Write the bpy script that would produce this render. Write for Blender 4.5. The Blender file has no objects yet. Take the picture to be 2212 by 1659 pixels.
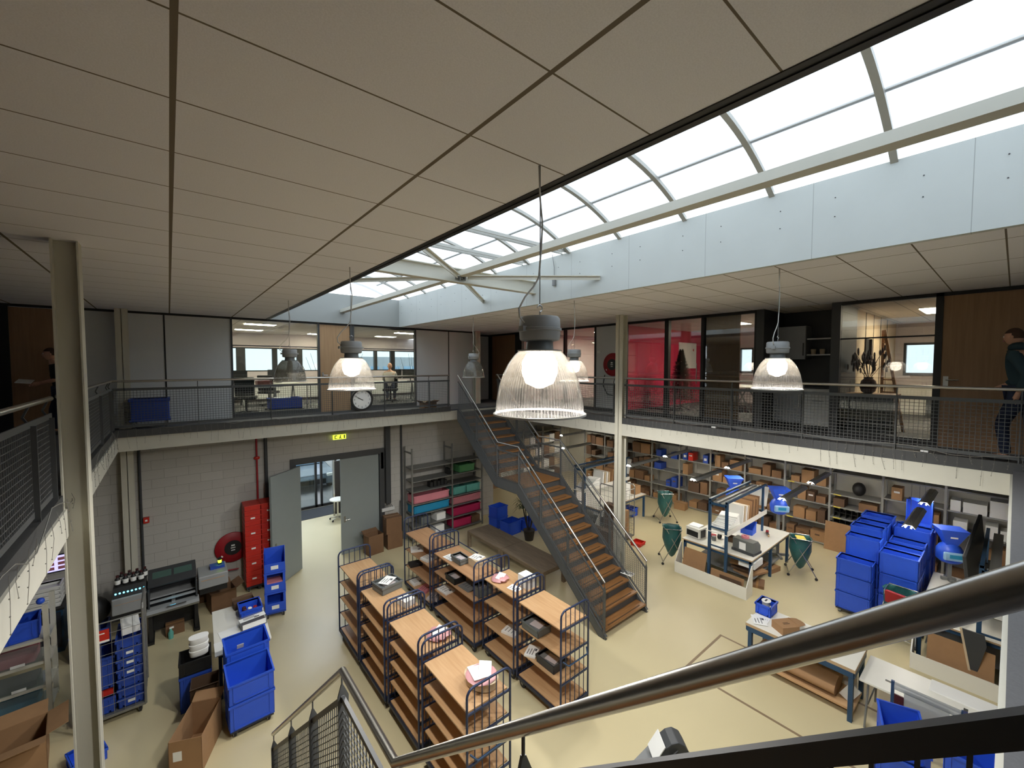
import bpy, bmesh, math, random
from mathutils import Vector, Matrix
random.seed(7)
S = bpy.context.scene
C = S.collection
PI = math.pi
G = 4.15      # gallery floor
CE = 6.693    # ceiling

# ------------------------------------------------------------------ materials
def lin(c):
    r = []
    for v in c[:3]:
        v = v / 255.0
        r.append(v / 12.92 if v <= 0.04045 else ((v + 0.055) / 1.055) ** 2.4)
    return (r[0], r[1], r[2], 1.0)

def newmat(name):
    m = bpy.data.materials.new(name); m.use_nodes = True
    nt = m.node_tree
    return m, nt, nt.nodes.get('Principled BSDF')

def mix(nt, fac, a, b):
    n = nt.nodes.new('ShaderNodeMix'); n.data_type = 'RGBA'
    for sock, v in ((n.inputs[0], fac), (n.inputs[6], a), (n.inputs[7], b)):
        if hasattr(v, 'is_linked'): nt.links.new(v, sock)
        else: sock.default_value = v
    return n.outputs[2]

def math_n(nt, op, a, b=None):
    n = nt.nodes.new('ShaderNodeMath'); n.operation = op
    for i, v in enumerate((a, b)):
        if v is None: continue
        if hasattr(v, 'is_linked'): nt.links.new(v, n.inputs[i])
        else: n.inputs[i].default_value = v
    return n.outputs[0]

def coords(nt):
    t = nt.nodes.new('ShaderNodeTexCoord')
    return t.outputs['Object']

def noise(nt, scale, detail=3.0, vec=None, stretch=None):
    n = nt.nodes.new('ShaderNodeTexNoise'); n.inputs['Scale'].default_value = scale; n.inputs['Detail'].default_value = detail
    v = vec or coords(nt)
    if stretch:
        mp = nt.nodes.new('ShaderNodeMapping'); mp.inputs['Scale'].default_value = stretch
        nt.links.new(v, mp.inputs['Vector']); v = mp.outputs[0]
    nt.links.new(v, n.inputs['Vector'])
    return n.outputs[0]

def plain(name, col, rough=0.5, metal=0.0, var=0.12, nscale=6.0, stretch=None, bump=0.0, spec=0.5):
    m, nt, b = newmat(name)
    c = lin(col)
    f = noise(nt, nscale, 4.0, None, stretch)
    lo = tuple(x * (1 - var) for x in c[:3]) + (1,); hi = tuple(min(1, x * (1 + var)) for x in c[:3]) + (1,)
    nt.links.new(mix(nt, f, lo, hi), b.inputs['Base Color'])
    b.inputs['Roughness'].default_value = rough; b.inputs['Metallic'].default_value = metal
    b.inputs['Specular IOR Level'].default_value = spec
    if bump:
        bn = nt.nodes.new('ShaderNodeBump'); bn.inputs['Strength'].default_value = bump; bn.inputs['Distance'].default_value = 0.01
        nt.links.new(f, bn.inputs['Height']); nt.links.new(bn.outputs[0], b.inputs['Normal'])
    return m

def emis(name, col, strength):
    m, nt, b = newmat(name)
    b.inputs['Base Color'].default_value = lin(col)
    b.inputs['Emission Color'].default_value = lin(col); b.inputs['Emission Strength'].default_value = strength
    return m

def wood(name, c1, c2, stretch, rough=0.45, scale=3.0):
    m, nt, b = newmat(name)
    f = noise(nt, scale, 6.0, None, stretch)
    r = nt.nodes.new('ShaderNodeMapRange'); r.inputs[1].default_value = 0.3; r.inputs[2].default_value = 0.7
    nt.links.new(f, r.inputs[0])
    nt.links.new(mix(nt, r.outputs[0], lin(c1), lin(c2)), b.inputs['Base Color'])
    b.inputs['Roughness'].default_value = rough
    return m

def schlick(nt, f0, scale):
    g = nt.nodes.new('ShaderNodeNewGeometry'); d = nt.nodes.new('ShaderNodeVectorMath'); d.operation = 'DOT_PRODUCT'
    nt.links.new(g.outputs['Normal'], d.inputs[0]); nt.links.new(g.outputs['Incoming'], d.inputs[1])
    q = math_n(nt, 'POWER', math_n(nt, 'SUBTRACT', 1.0, math_n(nt, 'ABSOLUTE', d.outputs['Value'])), 5.0)
    return math_n(nt, 'MULTIPLY', math_n(nt, 'ADD', f0, math_n(nt, 'MULTIPLY', q, 1.0 - f0)), scale)
def glassy(name, tint=(235, 240, 240), gloss=0.5, rough=0.02):
    """clear pane: light passes straight through, the surface mirrors by Fresnel"""
    m, nt, b = newmat(name); nt.nodes.remove(b)
    out = nt.nodes['Material Output']
    t = nt.nodes.new('ShaderNodeBsdfTransparent'); t.inputs[0].default_value = lin(tint)
    g = nt.nodes.new('ShaderNodeBsdfGlossy'); g.inputs['Roughness'].default_value = rough
    f = schlick(nt, .045, gloss)
    x = nt.nodes.new('ShaderNodeMixShader'); nt.links.new(f, x.inputs[0])
    nt.links.new(t.outputs[0], x.inputs[1]); nt.links.new(g.outputs[0], x.inputs[2])
    nt.links.new(x.outputs[0], out.inputs[0])
    return m

def frosted(name, tcol, dcol, wt, gl=0.0, rough=0.2, ribs=None):
    """translucent plastic: part straight through, part scattered, part mirrored"""
    m, nt, b = newmat(name); nt.nodes.remove(b)
    out = nt.nodes['Material Output']
    t = nt.nodes.new('ShaderNodeBsdfTransparent'); t.inputs[0].default_value = lin(tcol)
    d = nt.nodes.new('ShaderNodeBsdfTranslucent'); d.inputs[0].default_value = lin(dcol)
    d2 = nt.nodes.new('ShaderNodeBsdfDiffuse'); d2.inputs[0].default_value = lin(dcol)
    md = nt.nodes.new('ShaderNodeMixShader'); md.inputs[0].default_value = 0.35
    nt.links.new(d.outputs[0], md.inputs[1]); nt.links.new(d2.outputs[0], md.inputs[2])
    x = nt.nodes.new('ShaderNodeMixShader')
    if ribs:
        # fine moulded ribs round the axis and dust that thins the clearness
        v = coords(nt); sp = nt.nodes.new('ShaderNodeSeparateXYZ'); nt.links.new(v, sp.inputs[0])
        ang = math_n(nt, 'ARCTAN2', sp.outputs[1], sp.outputs[0])
        w = math_n(nt, 'SINE', math_n(nt, 'MULTIPLY', ang, ribs))
        dust = noise(nt, 22.0, 5.0)
        fac = math_n(nt, 'ADD', math_n(nt, 'MULTIPLY', w, 0.10), math_n(nt, 'ADD', wt - 0.2, math_n(nt, 'MULTIPLY', dust, 0.4)))
        nt.links.new(fac, x.inputs[0])
    else:
        x.inputs[0].default_value = wt
    nt.links.new(t.outputs[0], x.inputs[1]); nt.links.new(md.outputs[0], x.inputs[2])
    res = x.outputs[0]
    if gl:
        g = nt.nodes.new('ShaderNodeBsdfGlossy'); g.inputs['Roughness'].default_value = rough
        y = nt.nodes.new('ShaderNodeMixShader'); nt.links.new(schlick(nt, .045, gl), y.inputs[0])
        nt.links.new(res, y.inputs[1]); nt.links.new(g.outputs[0], y.inputs[2]); res = y.outputs[0]
    nt.links.new(res, out.inputs[0])
    return m

def line_mask(nt, comp, origin, spacing, width):
    a = math_n(nt, 'DIVIDE', math_n(nt, 'SUBTRACT', comp, origin - width / 2), spacing)
    fr = math_n(nt, 'SUBTRACT', a, math_n(nt, 'FLOOR', a))
    return math_n(nt, 'LESS_THAN', fr, width / spacing)

def tiles(name, col, gap, ox, sx, oy, sy, wx, wy):
    m, nt, b = newmat(name)
    v = coords(nt); sp = nt.nodes.new('ShaderNodeSeparateXYZ'); nt.links.new(v, sp.inputs[0])
    base = lin(col)
    nz = noise(nt, 160.0, 2.0, v)
    cb = mix(nt, nz, tuple(x * 0.86 for x in base[:3]) + (1,), tuple(min(1, x * 1.1) for x in base[:3]) + (1,))
    mx = line_mask(nt, sp.outputs[0], ox, sx, wx); my = line_mask(nt, sp.outputs[1], oy, sy, wy)
    mm = math_n(nt, 'MAXIMUM', mx, my)
    nt.links.new(mix(nt, mm, cb, lin(gap)), b.inputs['Base Color'])
    b.inputs['Roughness'].default_value = 0.9; b.inputs['Specular IOR Level'].default_value = 0.15
    return m

def seams(name, col, gap, axis, origin, spacing, width, rough=0.5):
    m, nt, b = newmat(name)
    v = coords(nt); sp = nt.nodes.new('ShaderNodeSeparateXYZ'); nt.links.new(v, sp.inputs[0])
    base = lin(col)
    nz = noise(nt, 3.0, 3.0, v)
    cb = mix(nt, nz, tuple(x * 0.95 for x in base[:3]) + (1,), tuple(min(1, x * 1.04) for x in base[:3]) + (1,))
    nt.links.new(mix(nt, line_mask(nt, sp.outputs[axis], origin, spacing, width), cb, lin(gap)), b.inputs['Base Color'])
    b.inputs['Roughness'].default_value = rough
    return m

def blocks(name):
    m, nt, b = newmat(name)
    v = coords(nt); sp = nt.nodes.new('ShaderNodeSeparateXYZ'); nt.links.new(v, sp.inputs[0])
    cm = nt.nodes.new('ShaderNodeCombineXYZ')
    nt.links.new(math_n(nt, 'ADD', sp.outputs[0], sp.outputs[1]), cm.inputs[0]); nt.links.new(sp.outputs[2], cm.inputs[1])
    br = nt.nodes.new('ShaderNodeTexBrick'); nt.links.new(cm.outputs[0], br.inputs['Vector'])
    br.inputs['Scale'].default_value = 1.0; br.inputs['Brick Width'].default_value = 0.44; br.inputs['Row Height'].default_value = 0.21
    br.inputs['Mortar Size'].default_value = 0.004; br.inputs['Bias'].default_value = -0.82
    br.inputs['Color1'].default_value = lin((182, 179, 172)); br.inputs['Color2'].default_value = lin((218, 216, 208)); br.inputs['Mortar'].default_value = lin((148, 145, 137))
    nz = noise(nt, 30.0, 3.0, v)
    nt.links.new(mix(nt, math_n(nt, 'MULTIPLY', nz, 0.25), br.outputs[0], lin((160, 156, 148))), b.inputs['Base Color'])
    b.inputs['Roughness'].default_value = 0.85
    return m

M = {}
def mats():
    M['ceil_l'] = tiles('ceiling_tile_mat', (240, 239, 244), (120, 110, 96), 0.048, 1.19, 0.048, 0.6, 0.024, 0.010)
    M['ceil_r'] = tiles('ceiling_tile_walk_mat', (240, 239, 244), (112, 103, 92), 6.12, 1.2, 0.1, 0.6, 0.014, 0.014)
    M['ceil_o'] = tiles('ceiling_tile_office_mat', (225, 218, 210), (150, 145, 140), 0.3, 1.2, 0.3, 0.6, 0.02, 0.02)
    M['white'] = plain('white_paint', (226, 228, 224), 0.6, var=0.03)
    M['upst'] = seams('upstand_board', (198, 203, 200), (158, 162, 160), 1, 0.3, 1.2, 0.006)
    M['beamw'] = plain('cream_steel', (208, 206, 194), 0.5, var=0.05, nscale=3)
    M['edge'] = plain('pale_edge_beam', (188, 186, 174), 0.7, var=0.06, nscale=5)
    M['dark'] = plain('dark_grey_paint', (62, 63, 64), 0.5, var=0.08)
    M['icy'] = plain('clear_wire', (112, 110, 104), 0.5)
    M['shelfm'] = plain('shelving_grey', (150, 150, 146), 0.5, 0.15)
    M['cream'] = plain('cream_wall', (206, 203, 190), 0.8, var=.04)
    M['black'] = plain('black_trim', (28, 28, 28), 0.5)
    M['rail'] = plain('brushed_steel', (176, 172, 166), 0.28, 1.0, 0.08, 30, (1, 0.05, 1))
    M['wire'] = plain('grey_mesh_wire', (88, 90, 90), 0.6, 0.0)
    M['post'] = plain('grey_post_paint', (76, 78, 79), 0.5, 0.0)
    M['col'] = plain('column_paint', (196, 193, 178), 0.55, var=0.05, nscale=2)
    M['part'] = plain('grey_partition', (206, 208, 208), 0.7, var=0.04, nscale=40)
    M['pdoor'] = plain('grey_door_paint', (134, 141, 140), 0.5, var=.04)
    M['pbrown'] = wood('brown_door_veneer', (160, 126, 92), (146, 112, 80), (9, 9, 0.5), 0.55)
    M['plight'] = wood('light_wood_door', (186, 152, 112), (170, 134, 96), (9, 9, 0.4), 0.5)
    M['carpet'] = plain('grey_carpet', (88, 88, 90), 0.95, var=0.2, nscale=90)
    M['cmu'] = blocks('concrete_blocks')
    M['floor'] = plain('epoxy_floor', (206, 193, 154), 0.36, var=0.04, nscale=1.2, spec=0.45)
    M['glass'] = glassy('pane_glass', (232, 237, 236), 0.75)
    M['glassr'] = glassy('coated_glass', (238, 241, 241), 3.0)
    M['poly'] = frosted('skylight_polycarbonate', (222, 228, 234), (240, 244, 248), 0.38)
    M['shade'] = frosted('prismatic_acrylic', (250, 248, 244), (245, 240, 235), 0.2, 0.8, 0.12, ribs=90.0)
    M['lgrey'] = plain('lamp_housing_grey', (150, 152, 152), 0.45, var=0.04)
    M['bulb'] = emis('lamp_glow', (255, 246, 232), 7.0)
    M['tube'] = emis('tube_glow', (255, 248, 236), 48.0)
    M['strip2'] = emis('meeting_light', (255, 240, 210), 75.0)
    M['lobby_fill'] = emis('added_lobby_glow', (226, 238, 255), 60.0)  # cool glow of the added lobby panels, in place of daylight
    M['bulboff'] = plain('lamp_off_glass', (200, 198, 190), 0.15)
    M['cable'] = plain('white_cable', (190, 188, 182), 0.5)
    M['board'] = wood('beech_board', (200, 162, 120), (184, 144, 102), (9, 0.6, 9), 0.42)
    M['bfront'] = wood('beech_board_worn', (184, 144, 106), (168, 126, 90), (9, 0.6, 9), 0.5)
    M['tread'] = wood('stair_tread_wood', (150, 106, 62), (120, 82, 48), (0.7, 9, 9), 0.4)
    M['groove'] = plain('tread_strip', (70, 52, 34), 0.8)
    M['navy'] = plain('navy_tube', (40, 52, 82), 0.4, 0.2)
    M['navyd'] = plain('navy_frame_dark', (34, 38, 52), 0.5)
    M['rubber'] = plain('rubber_black', (34, 34, 36), 0.7)
    M['galv'] = plain('galvanised', (138, 138, 134), 0.45, 0.6, 0.15, 14)
    M['blue'] = plain('blue_plastic', (40, 84, 204), 0.42, var=0.08)
    M['blue2'] = plain('blue_plastic_dull', (38, 72, 164), 0.5, var=0.1)
    M['red'] = plain('red_plastic', (190, 40, 26), 0.45, var=0.1)
    M['dred'] = plain('deep_red', (150, 20, 32), 0.5)
    M['pinkp'] = plain('pink_plastic', (206, 128, 138), 0.5)
    M['mag'] = plain('magenta_plastic', (186, 36, 86), 0.5)
    M['cyan'] = plain('cyan_plastic', (30, 134, 176), 0.5)
    M['mint'] = plain('mint_plastic', (96, 170, 160), 0.5)
    M['green'] = plain('green_plastic', (84, 146, 92), 0.5)
    M['card'] = plain('cardboard', (156, 120, 84), 0.85, var=0.1, nscale=9)
    M['card2'] = plain('cardboard_dark', (118, 88, 62), 0.85, var=0.12, nscale=9)
    M['card3'] = plain('cardboard_brown', (88, 66, 48), 0.85, var=0.12, nscale=9)
    M['tape'] = plain('parcel_tape', (150, 112, 70), 0.3)
    M['paper'] = plain('paper_white', (236, 236, 232), 0.7, var=0.03)
    M['ink'] = plain('print_grey', (70, 70, 74), 0.7)
    M['pinkfilm'] = plain('pink_film', (206, 150, 152), 0.4)
    M['greybox'] = plain('grey_plastic_tray', (104, 108, 106), 0.5)
    M['dgrey'] = plain('dark_grey_plastic', (58, 60, 62), 0.5)
    M['mgrey'] = plain('mid_grey_metal', (124, 126, 126), 0.4, 0.2)
    M['lmet'] = plain('chrome_tube', (190, 190, 186), 0.25, 0.9)
    M['teal'] = plain('teal_bag', (36, 88, 88), 0.45, var=0.25, nscale=11)
    M['tab'] = plain('white_worktop', (226, 224, 214), 0.35, var=0.02)
    M['tabedge'] = plain('worktop_edge', (176, 150, 116), 0.6)
    M['tealblue'] = plain('petrol_frame', (32, 66, 96), 0.45)
    M['bench'] = wood('grey_oak', (128, 112, 92), (104, 90, 74), (9, 0.8, 9), 0.7)
    M['skin'] = plain('skin', (196, 150, 124), 0.6, var=0.05)
    M['hairb'] = plain('hair_brown', (70, 48, 34), 0.8)
    M['blackcl'] = plain('black_cloth', (24, 24, 27), 0.9)
    M['jeans'] = plain('denim_dark', (36, 44, 66), 0.9)
    M['hood'] = plain('petrol_cloth', (40, 62, 70), 0.9)
    M['shirt'] = plain('pale_shirt', (196, 190, 180), 0.85)
    M['leaf'] = plain('needle_dark', (22, 30, 22), 0.8)
    M['leaf2'] = plain('palm_leaf', (46, 66, 34), 0.6)
    M['dry'] = plain('dried_flower', (92, 72, 70), 0.8)
    M['vase'] = plain('dark_red_glaze', (70, 34, 36), 0.3)
    M['soil'] = plain('dark_pot', (44, 38, 34), 0.7)
    M['pink'] = plain('raspberry_wall', (196, 40, 78), 0.7, var=0.03)
    M['pinkg'] = plain('grey_wall_paint', (196, 186, 186), 0.7, var=0.03)
    M['wpanel'] = plain('cream_panel', (200, 180, 150), 0.6, var=0.03)
    M['screen'] = emis('screen_lilac', (196, 190, 255), 1.0)
    M['led'] = emis('cyan_led', (90, 220, 255), 6.0)
    M['grn'] = emis('green_lamp', (190, 255, 40), 5.0)
    M['exit'] = emis('exit_panel', (214, 232, 70), 1.1)
    M['strip'] = emis('office_light', (255, 242, 214), 42.0)
    M['alu'] = plain('aluminium_profile', (172, 172, 166), 0.4, 0.4)
    M['cabg'] = plain('kitchen_grey', (150, 152, 154), 0.45, 0.2)
    M['cabw'] = plain('kitchen_white', (214, 214, 210), 0.4)
    M['clear'] = frosted('clear_bin', (240, 244, 243), (215, 222, 220), 0.2, 0.8, 0.15)
    M['film'] = frosted('clear_film', (235, 238, 240), (215, 218, 222), 0.45, 0.6, 0.2)
    M['carp'] = plain('car_paint', (120, 132, 142), 0.25, 0.5)
    M['asph'] = plain('paving', (150, 150, 150), 0.9, var=0.1, nscale=4)
    M['facade'] = plain('pale_facade', (186, 192, 200), 0.7)
    M['mat'] = plain('door_mat', (52, 54, 58), 0.95, var=0.2, nscale=60)
    M['tape_l'] = plain('floor_tape', (138, 118, 92), 0.5)
    M['yel'] = plain('yellow_tag', (226, 206, 90), 0.6)
    M['ltblue'] = plain('pale_blue', (150, 190, 224), 0.3)

# ------------------------------------------------------------------ mesh builder
class MB:
    def __init__(s): s.v = []; s.f = []
    def add(s, vs, fs):
        b = len(s.v); s.v += [tuple(p) for p in vs]; s.f += [tuple(b + i for i in f) for f in fs]; return s
    def bx(s, x0, x1, y0, y1, z0, z1):
        if x0 > x1: x0, x1 = x1, x0
        if y0 > y1: y0, y1 = y1, y0
        if z0 > z1: z0, z1 = z1, z0
        v = [(x0, y0, z0), (x1, y0, z0), (x1, y1, z0), (x0, y1, z0), (x0, y0, z1), (x1, y0, z1), (x1, y1, z1), (x0, y1, z1)]
        return s.add(v, [(0, 3, 2, 1), (4, 5, 6, 7), (0, 1, 5, 4), (1, 2, 6, 5), (2, 3, 7, 6), (3, 0, 4, 7)])
    def ob(s, c, size, rx=0, ry=0, rz=0):
        m = Matrix.Translation(c) @ Matrix.Rotation(rz, 4, 'Z') @ Matrix.Rotation(ry, 4, 'Y') @ Matrix.Rotation(rx, 4, 'X')
        a, b, d = size[0] / 2, size[1] / 2, size[2] / 2
        v = [m @ Vector(p) for p in ((-a, -b, -d), (a, -b, -d), (a, b, -d), (-a, b, -d), (-a, -b, d), (a, -b, d), (a, b, d), (-a, b, d))]
        return s.add(v, [(0, 3, 2, 1), (4, 5, 6, 7), (0, 1, 5, 4), (1, 2, 6, 5), (2, 3, 7, 6), (3, 0, 4, 7)])
    def tube(s, pts, r, n=8, closed=False, r2=None):
        pts = [Vector(p) for p in pts]; k = len(pts); rings = []
        up = None
        for i, p in enumerate(pts):
            if closed: t = (pts[(i + 1) % k] - pts[i - 1])
            else: t = (pts[min(i + 1, k - 1)] - pts[max(i - 1, 0)])
            if t.length < 1e-9: t = Vector((0, 0, 1))
            t.normalize()
            if up is None:
                up = Vector((0, 0, 1)) if abs(t.z) < 0.9 else Vector((1, 0, 0))
            a = t.cross(up)
            if a.length < 1e-4: a = t.cross(Vector((1, 0.3, 0)))
            a.normalize(); b = a.cross(t).normalized(); up = b
            ci = 1.0
            if 0 < i < k - 1 and not closed:
                d1 = (pts[i] - pts[i - 1]).normalized(); d2 = (pts[i + 1] - pts[i]).normalized()
                ci = 1 / max(0.5, math.sqrt(max(0.01, (1 + d1.dot(d2)) / 2)))
            rr = r if r2 is None else r + (r2 - r) * i / max(1, k - 1)
            rr = rr * (1 + (ci - 1) * 0.5)
            rings.append([p + a * math.cos(2 * PI * j / n) * rr + b * math.sin(2 * PI * j / n) * rr for j in range(n)])
        v = [q for rg in rings for q in rg]; f = []
        m = k if closed else k - 1
        for i in range(m):
            i2 = (i + 1) % k
            for j in range(n):
                j2 = (j + 1) % n
                f.append((i * n + j, i2 * n + j, i2 * n + j2, i * n + j2))
        if not closed:
            f.append(tuple(range(n))); f.append(tuple((k - 1) * n + j for j in reversed(range(n))))
        return s.add(v, f)
    def lathe(s, prof, c=(0, 0, 0), n=24, axis='Z', cap=True):
        v = []; f = []
        for r, h in prof:
            for j in range(n):
                a = 2 * PI * j / n; x, y = r * math.cos(a), r * math.sin(a)
                p = (x, y, h) if axis == 'Z' else ((h, x, y) if axis == 'X' else (x, h, y))
                v.append((p[0] + c[0], p[1] + c[1], p[2] + c[2]))
        for i in range(len(prof) - 1):
            for j in range(n):
                j2 = (j + 1) % n; f.append((i * n + j, i * n + j2, (i + 1) * n + j2, (i + 1) * n + j))
        if cap:
            f.append(tuple(reversed(range(n)))); f.append(tuple((len(prof) - 1) * n + j for j in range(n)))
        return s.add(v, f)
    def prism(s, poly, vec):
        k = len(poly); vec = Vector(vec)
        v = [Vector(p) for p in poly] + [Vector(p) + vec for p in poly]
        f = [tuple(reversed(range(k))), tuple(range(k, 2 * k))] + [(i, (i + 1) % k, k + (i + 1) % k, k + i) for i in range(k)]
        return s.add(v, f)
    def bar(s, a, b, w, h=None):
        """square bar from a to b"""
        a, b = Vector(a), Vector(b); h = h or w; t = (b - a).normalized()
        up = Vector((0, 0, 1)) if abs(t.z) < 0.95 else Vector((1, 0, 0))
        x = t.cross(up).normalized() * (w / 2); y = x.cross(t).normalized() * (h / 2)
        v = [a - x - y, a + x - y, a + x + y, a - x + y, b - x - y, b + x - y, b + x + y, b - x + y]
        return s.add(v, [(0, 3, 2, 1), (4, 5, 6, 7), (0, 1, 5, 4), (1, 2, 6, 5), (2, 3, 7, 6), (3, 0, 4, 7)])
    def sphere(s, c, r, n=12, m=8, sc=(1, 1, 1)):
        pr = [(math.sin(PI * i / m) * r, -math.cos(PI * i / m) * r) for i in range(m + 1)]
        b = len(s.v); s.lathe([(max(1e-4, a), h) for a, h in pr], (0, 0, 0), n)
        for i in range(b, len(s.v)):
            p = s.v[i]; s.v[i] = (p[0] * sc[0] + c[0], p[1] * sc[1] + c[1], p[2] * sc[2] + c[2])
        return s
    def rot(s, m):
        s.v = [tuple(m @ Vector(p)) for p in s.v]; return s
    def build(s, name, mat, parent=None, smooth=None, bevel=0.0, loc=None, rz=0.0):
        me = bpy.data.meshes.new(name); me.from_pydata(s.v, [], s.f)
        bm = bmesh.new(); bm.from_mesh(me); bmesh.ops.recalc_face_normals(bm, faces=bm.faces); bm.to_mesh(me); bm.free()
        if smooth:
            me.polygons.foreach_set('use_smooth', [True] * len(me.polygons))
            me.set_sharp_from_angle(angle=math.radians(smooth))
        me.materials.append(M[mat] if isinstance(mat, str) else mat)
        o = bpy.data.objects.new(name, me); C.objects.link(o)
        if parent: o.parent = parent
        if loc: o.location = loc
        if rz: o.rotation_euler = (0, 0, rz)
        if bevel:
            b = o.modifiers.new('Bevel', 'BEVEL'); b.width = bevel; b.segments = 2; b.limit_method = 'ANGLE'
        return o

used = set()
def tag(o, label, cat, group=None, kind=None):
    o['label'] = label; o['category'] = cat
    if group: o['group'] = group
    elif label in used: print('DUP LABEL', label)
    used.add(label)
    if kind: o['kind'] = kind
    return o
def thing(name, label, cat, loc=(0, 0, 0), rz=0.0, group=None):
    o = bpy.data.objects.new(name, None); C.objects.link(o); o.empty_display_size = 0.1
    o.location = loc; o.rotation_euler = (0, 0, rz)
    return tag(o, label, cat, group)
def struct(o, kind='structure'):
    o['kind'] = kind; return o
def sbox(name, mat, *boxes, parent=None):
    m = MB()
    for b in boxes: m.bx(*b)
    o = m.build(name, mat, parent)
    if not parent: o['kind'] = 'structure'
    return o
def dup(root, loc, rz=0.0, label=None, group=None):
    r = root.copy(); C.objects.link(r); r.location = loc; r.rotation_euler = (0, 0, rz)
    if label: tag(r, label, root['category'], group)
    for ch in list(root.children):
        c = ch.copy(); C.objects.link(c); c.parent = r
        for g in list(ch.children):
            d = g.copy(); C.objects.link(d); d.parent = c
    return r
def text(name, body, size, mat, parent, loc, rot, ext=0.001):
    cu = bpy.data.curves.new(name, 'FONT'); cu.body = body; cu.size = size; cu.align_x = 'CENTER'; cu.align_y = 'CENTER'; cu.extrude = ext
    tmp = bpy.data.objects.new('tmp', cu); C.objects.link(tmp); me = bpy.data.meshes.new_from_object(tmp.evaluated_get(bpy.context.evaluated_depsgraph_get()))
    bpy.data.objects.remove(tmp); bpy.data.curves.remove(cu); me.name = name; me.materials.clear(); me.materials.append(M[mat])
    o = bpy.data.objects.new(name, me); C.objects.link(o)
    if parent: o.parent = parent
    o.location = loc; o.rotation_euler = rot
    return o
mats()
# ------------------------------------------------------------------ setting
sbox('floor', 'floor', (-6.2, 16.2, -4.2, 17.2, -0.12, 0.0))
sbox('ground', 'asph', (-30, 40, 17.2, 70, -0.2, -0.03))
# ground-floor block wall with the double-door opening
WF = 12.25
sbox('wall_far', 'cmu', (-6.2, 2.56, WF, WF + .2, 0, 3.9), (4.86, 9.2, WF, WF + .2, 0, 3.9), (2.56, 4.86, WF, WF + .2, 2.82, 3.9))
sbox('wall_rear', 'cream', (9.0, 16.2, 14.7, 14.9, 0, 3.9), (9.0, 9.2, WF + .2, 14.7, 0, 3.9))
sbox('wall_right', 'cream', (15.98, 16.2, -4.2, 14.9, 0, 3.9))
sbox('wall_left', 'white', (-6.2, -6.0, -4.2, WF, 0, 6.9))
sbox('wall_near', 'white', (-6.2, 16.2, -4.2, -4.0, 0, 6.9))
sbox('wall_lobby', 'white', (1.6, 1.75, WF + .2, 17.2, 0, 3.9), (7.0, 7.15, WF + .2, 17.2, 0, 3.9), (1.75, 2.0, 17.0, 17.2, 0, 3.9), (6.8, 7.0, 17.0, 17.2, 0, 3.9), (2.0, 6.8, 17.0, 17.2, 3.6, 3.9))
# door frame and leaves of the block wall
f = sbox('door_frame', 'dark', (2.42, 2.56, WF - .05, WF + .08, 0, 2.98), (4.86, 5.0, WF - .05, WF + .08, 0, 2.98), (2.56, 4.86, WF - .05, WF + .08, 2.82, 2.98))
f.name = 'trim_1'
d = sbox('door_1', 'pdoor', (3.72, 4.84, WF + .0, WF + .05, 0.01, 2.8)); 
m = MB().tube([(3.82, WF - .05, 1.02), (3.95, WF - .05, 1.02)], .012).bx(3.79, 3.84, WF - .01, WF, .95, 1.12); m.build('door_handle', 'lmet', d)
lf = MB().bx(0, 1.12, -.025, .025, .01, 2.8).build('door_2', 'pdoor'); lf['kind'] = 'structure'; lf.location = (2.62, 12.12, 0); lf.rotation_euler = (0, 0, math.radians(180 + 43))
MB().bx(.02, .34, -.1, -.03, 2.62, 2.72).build('door_closer', 'white', lf)
MB().tube([(1.0, .05, 1.02), (.9, .05, 1.02)], .012).bx(.98, 1.03, .025, .04, .95, 1.12).build('door_handle', 'lmet', lf)
# upper floor slabs
sbox('floor_gallery', 'carpet', (-6.2, 16.2, 10.98, 19.2, 3.86, G), (8.32, 16.2, -4.2, 10.98, 3.86, G), (-6.2, -.85, -4.2, 10.98, 3.86, G), (-.85, 8.32, -4.2, -.02, 3.86, G))
sbox('trim_2', 'edge', (-.85, 8.45, 10.93, 10.985, 3.83, 4.106))
sbox('trim_3', 'edge', (8.27, 8.325, -4, 10.93, 3.83, 4.106))
sbox('trim_4', 'edge', (-.855, -.80, -4, 10.93, 3.83, 4.106))
sbox('trim_5', 'edge', (-.80, 8.27, -.025, .0, 3.83, 4.106))
sbox('trim_6', 'dark', (-.85, 6.58, 10.90, 10.96, 4.106, 4.25))
sbox('trim_7', 'dark', (8.29, 8.35, -4, 10.93, 4.106, 4.25))
sbox('trim_8', 'dark', (-.88, -.82, -4, 10.93, 4.106, 4.25))
# ceilings
sbox('ceiling', 'ceil_l', (-6.2, 2.04, -4.2, 12.4, CE, CE + .06))
sbox('ceiling', 'ceil_r', (5.60, 9.9, -4.2, 13.4, CE, CE + .06))
sbox('ceiling', 'ceil_l', (2.04, 5.58, -4.2, -3.0, CE, CE + .06), (-6.2, 2.04, 12.4, 12.45, CE, CE + .06), (2.04, 5.6, 12.32, 12.45, CE, CE + .06))
sbox('ceiling', 'ceil_o', (-6.2, 8.6, 12.45, 19.2, CE, CE + .06))
sbox('ceiling', 'ceil_o', (9.9, 16.2, -4.2, 14.9, CE, CE + .06), (8.6, 9.9, 13.4, 14.9, CE, CE + .06))
sbox('trim_9', 'black', (2.0, 2.045, -3, 12.3, CE - .012, CE + .10), (1.955, 2.0, -3, 12.3, CE - .006, CE))
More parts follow.
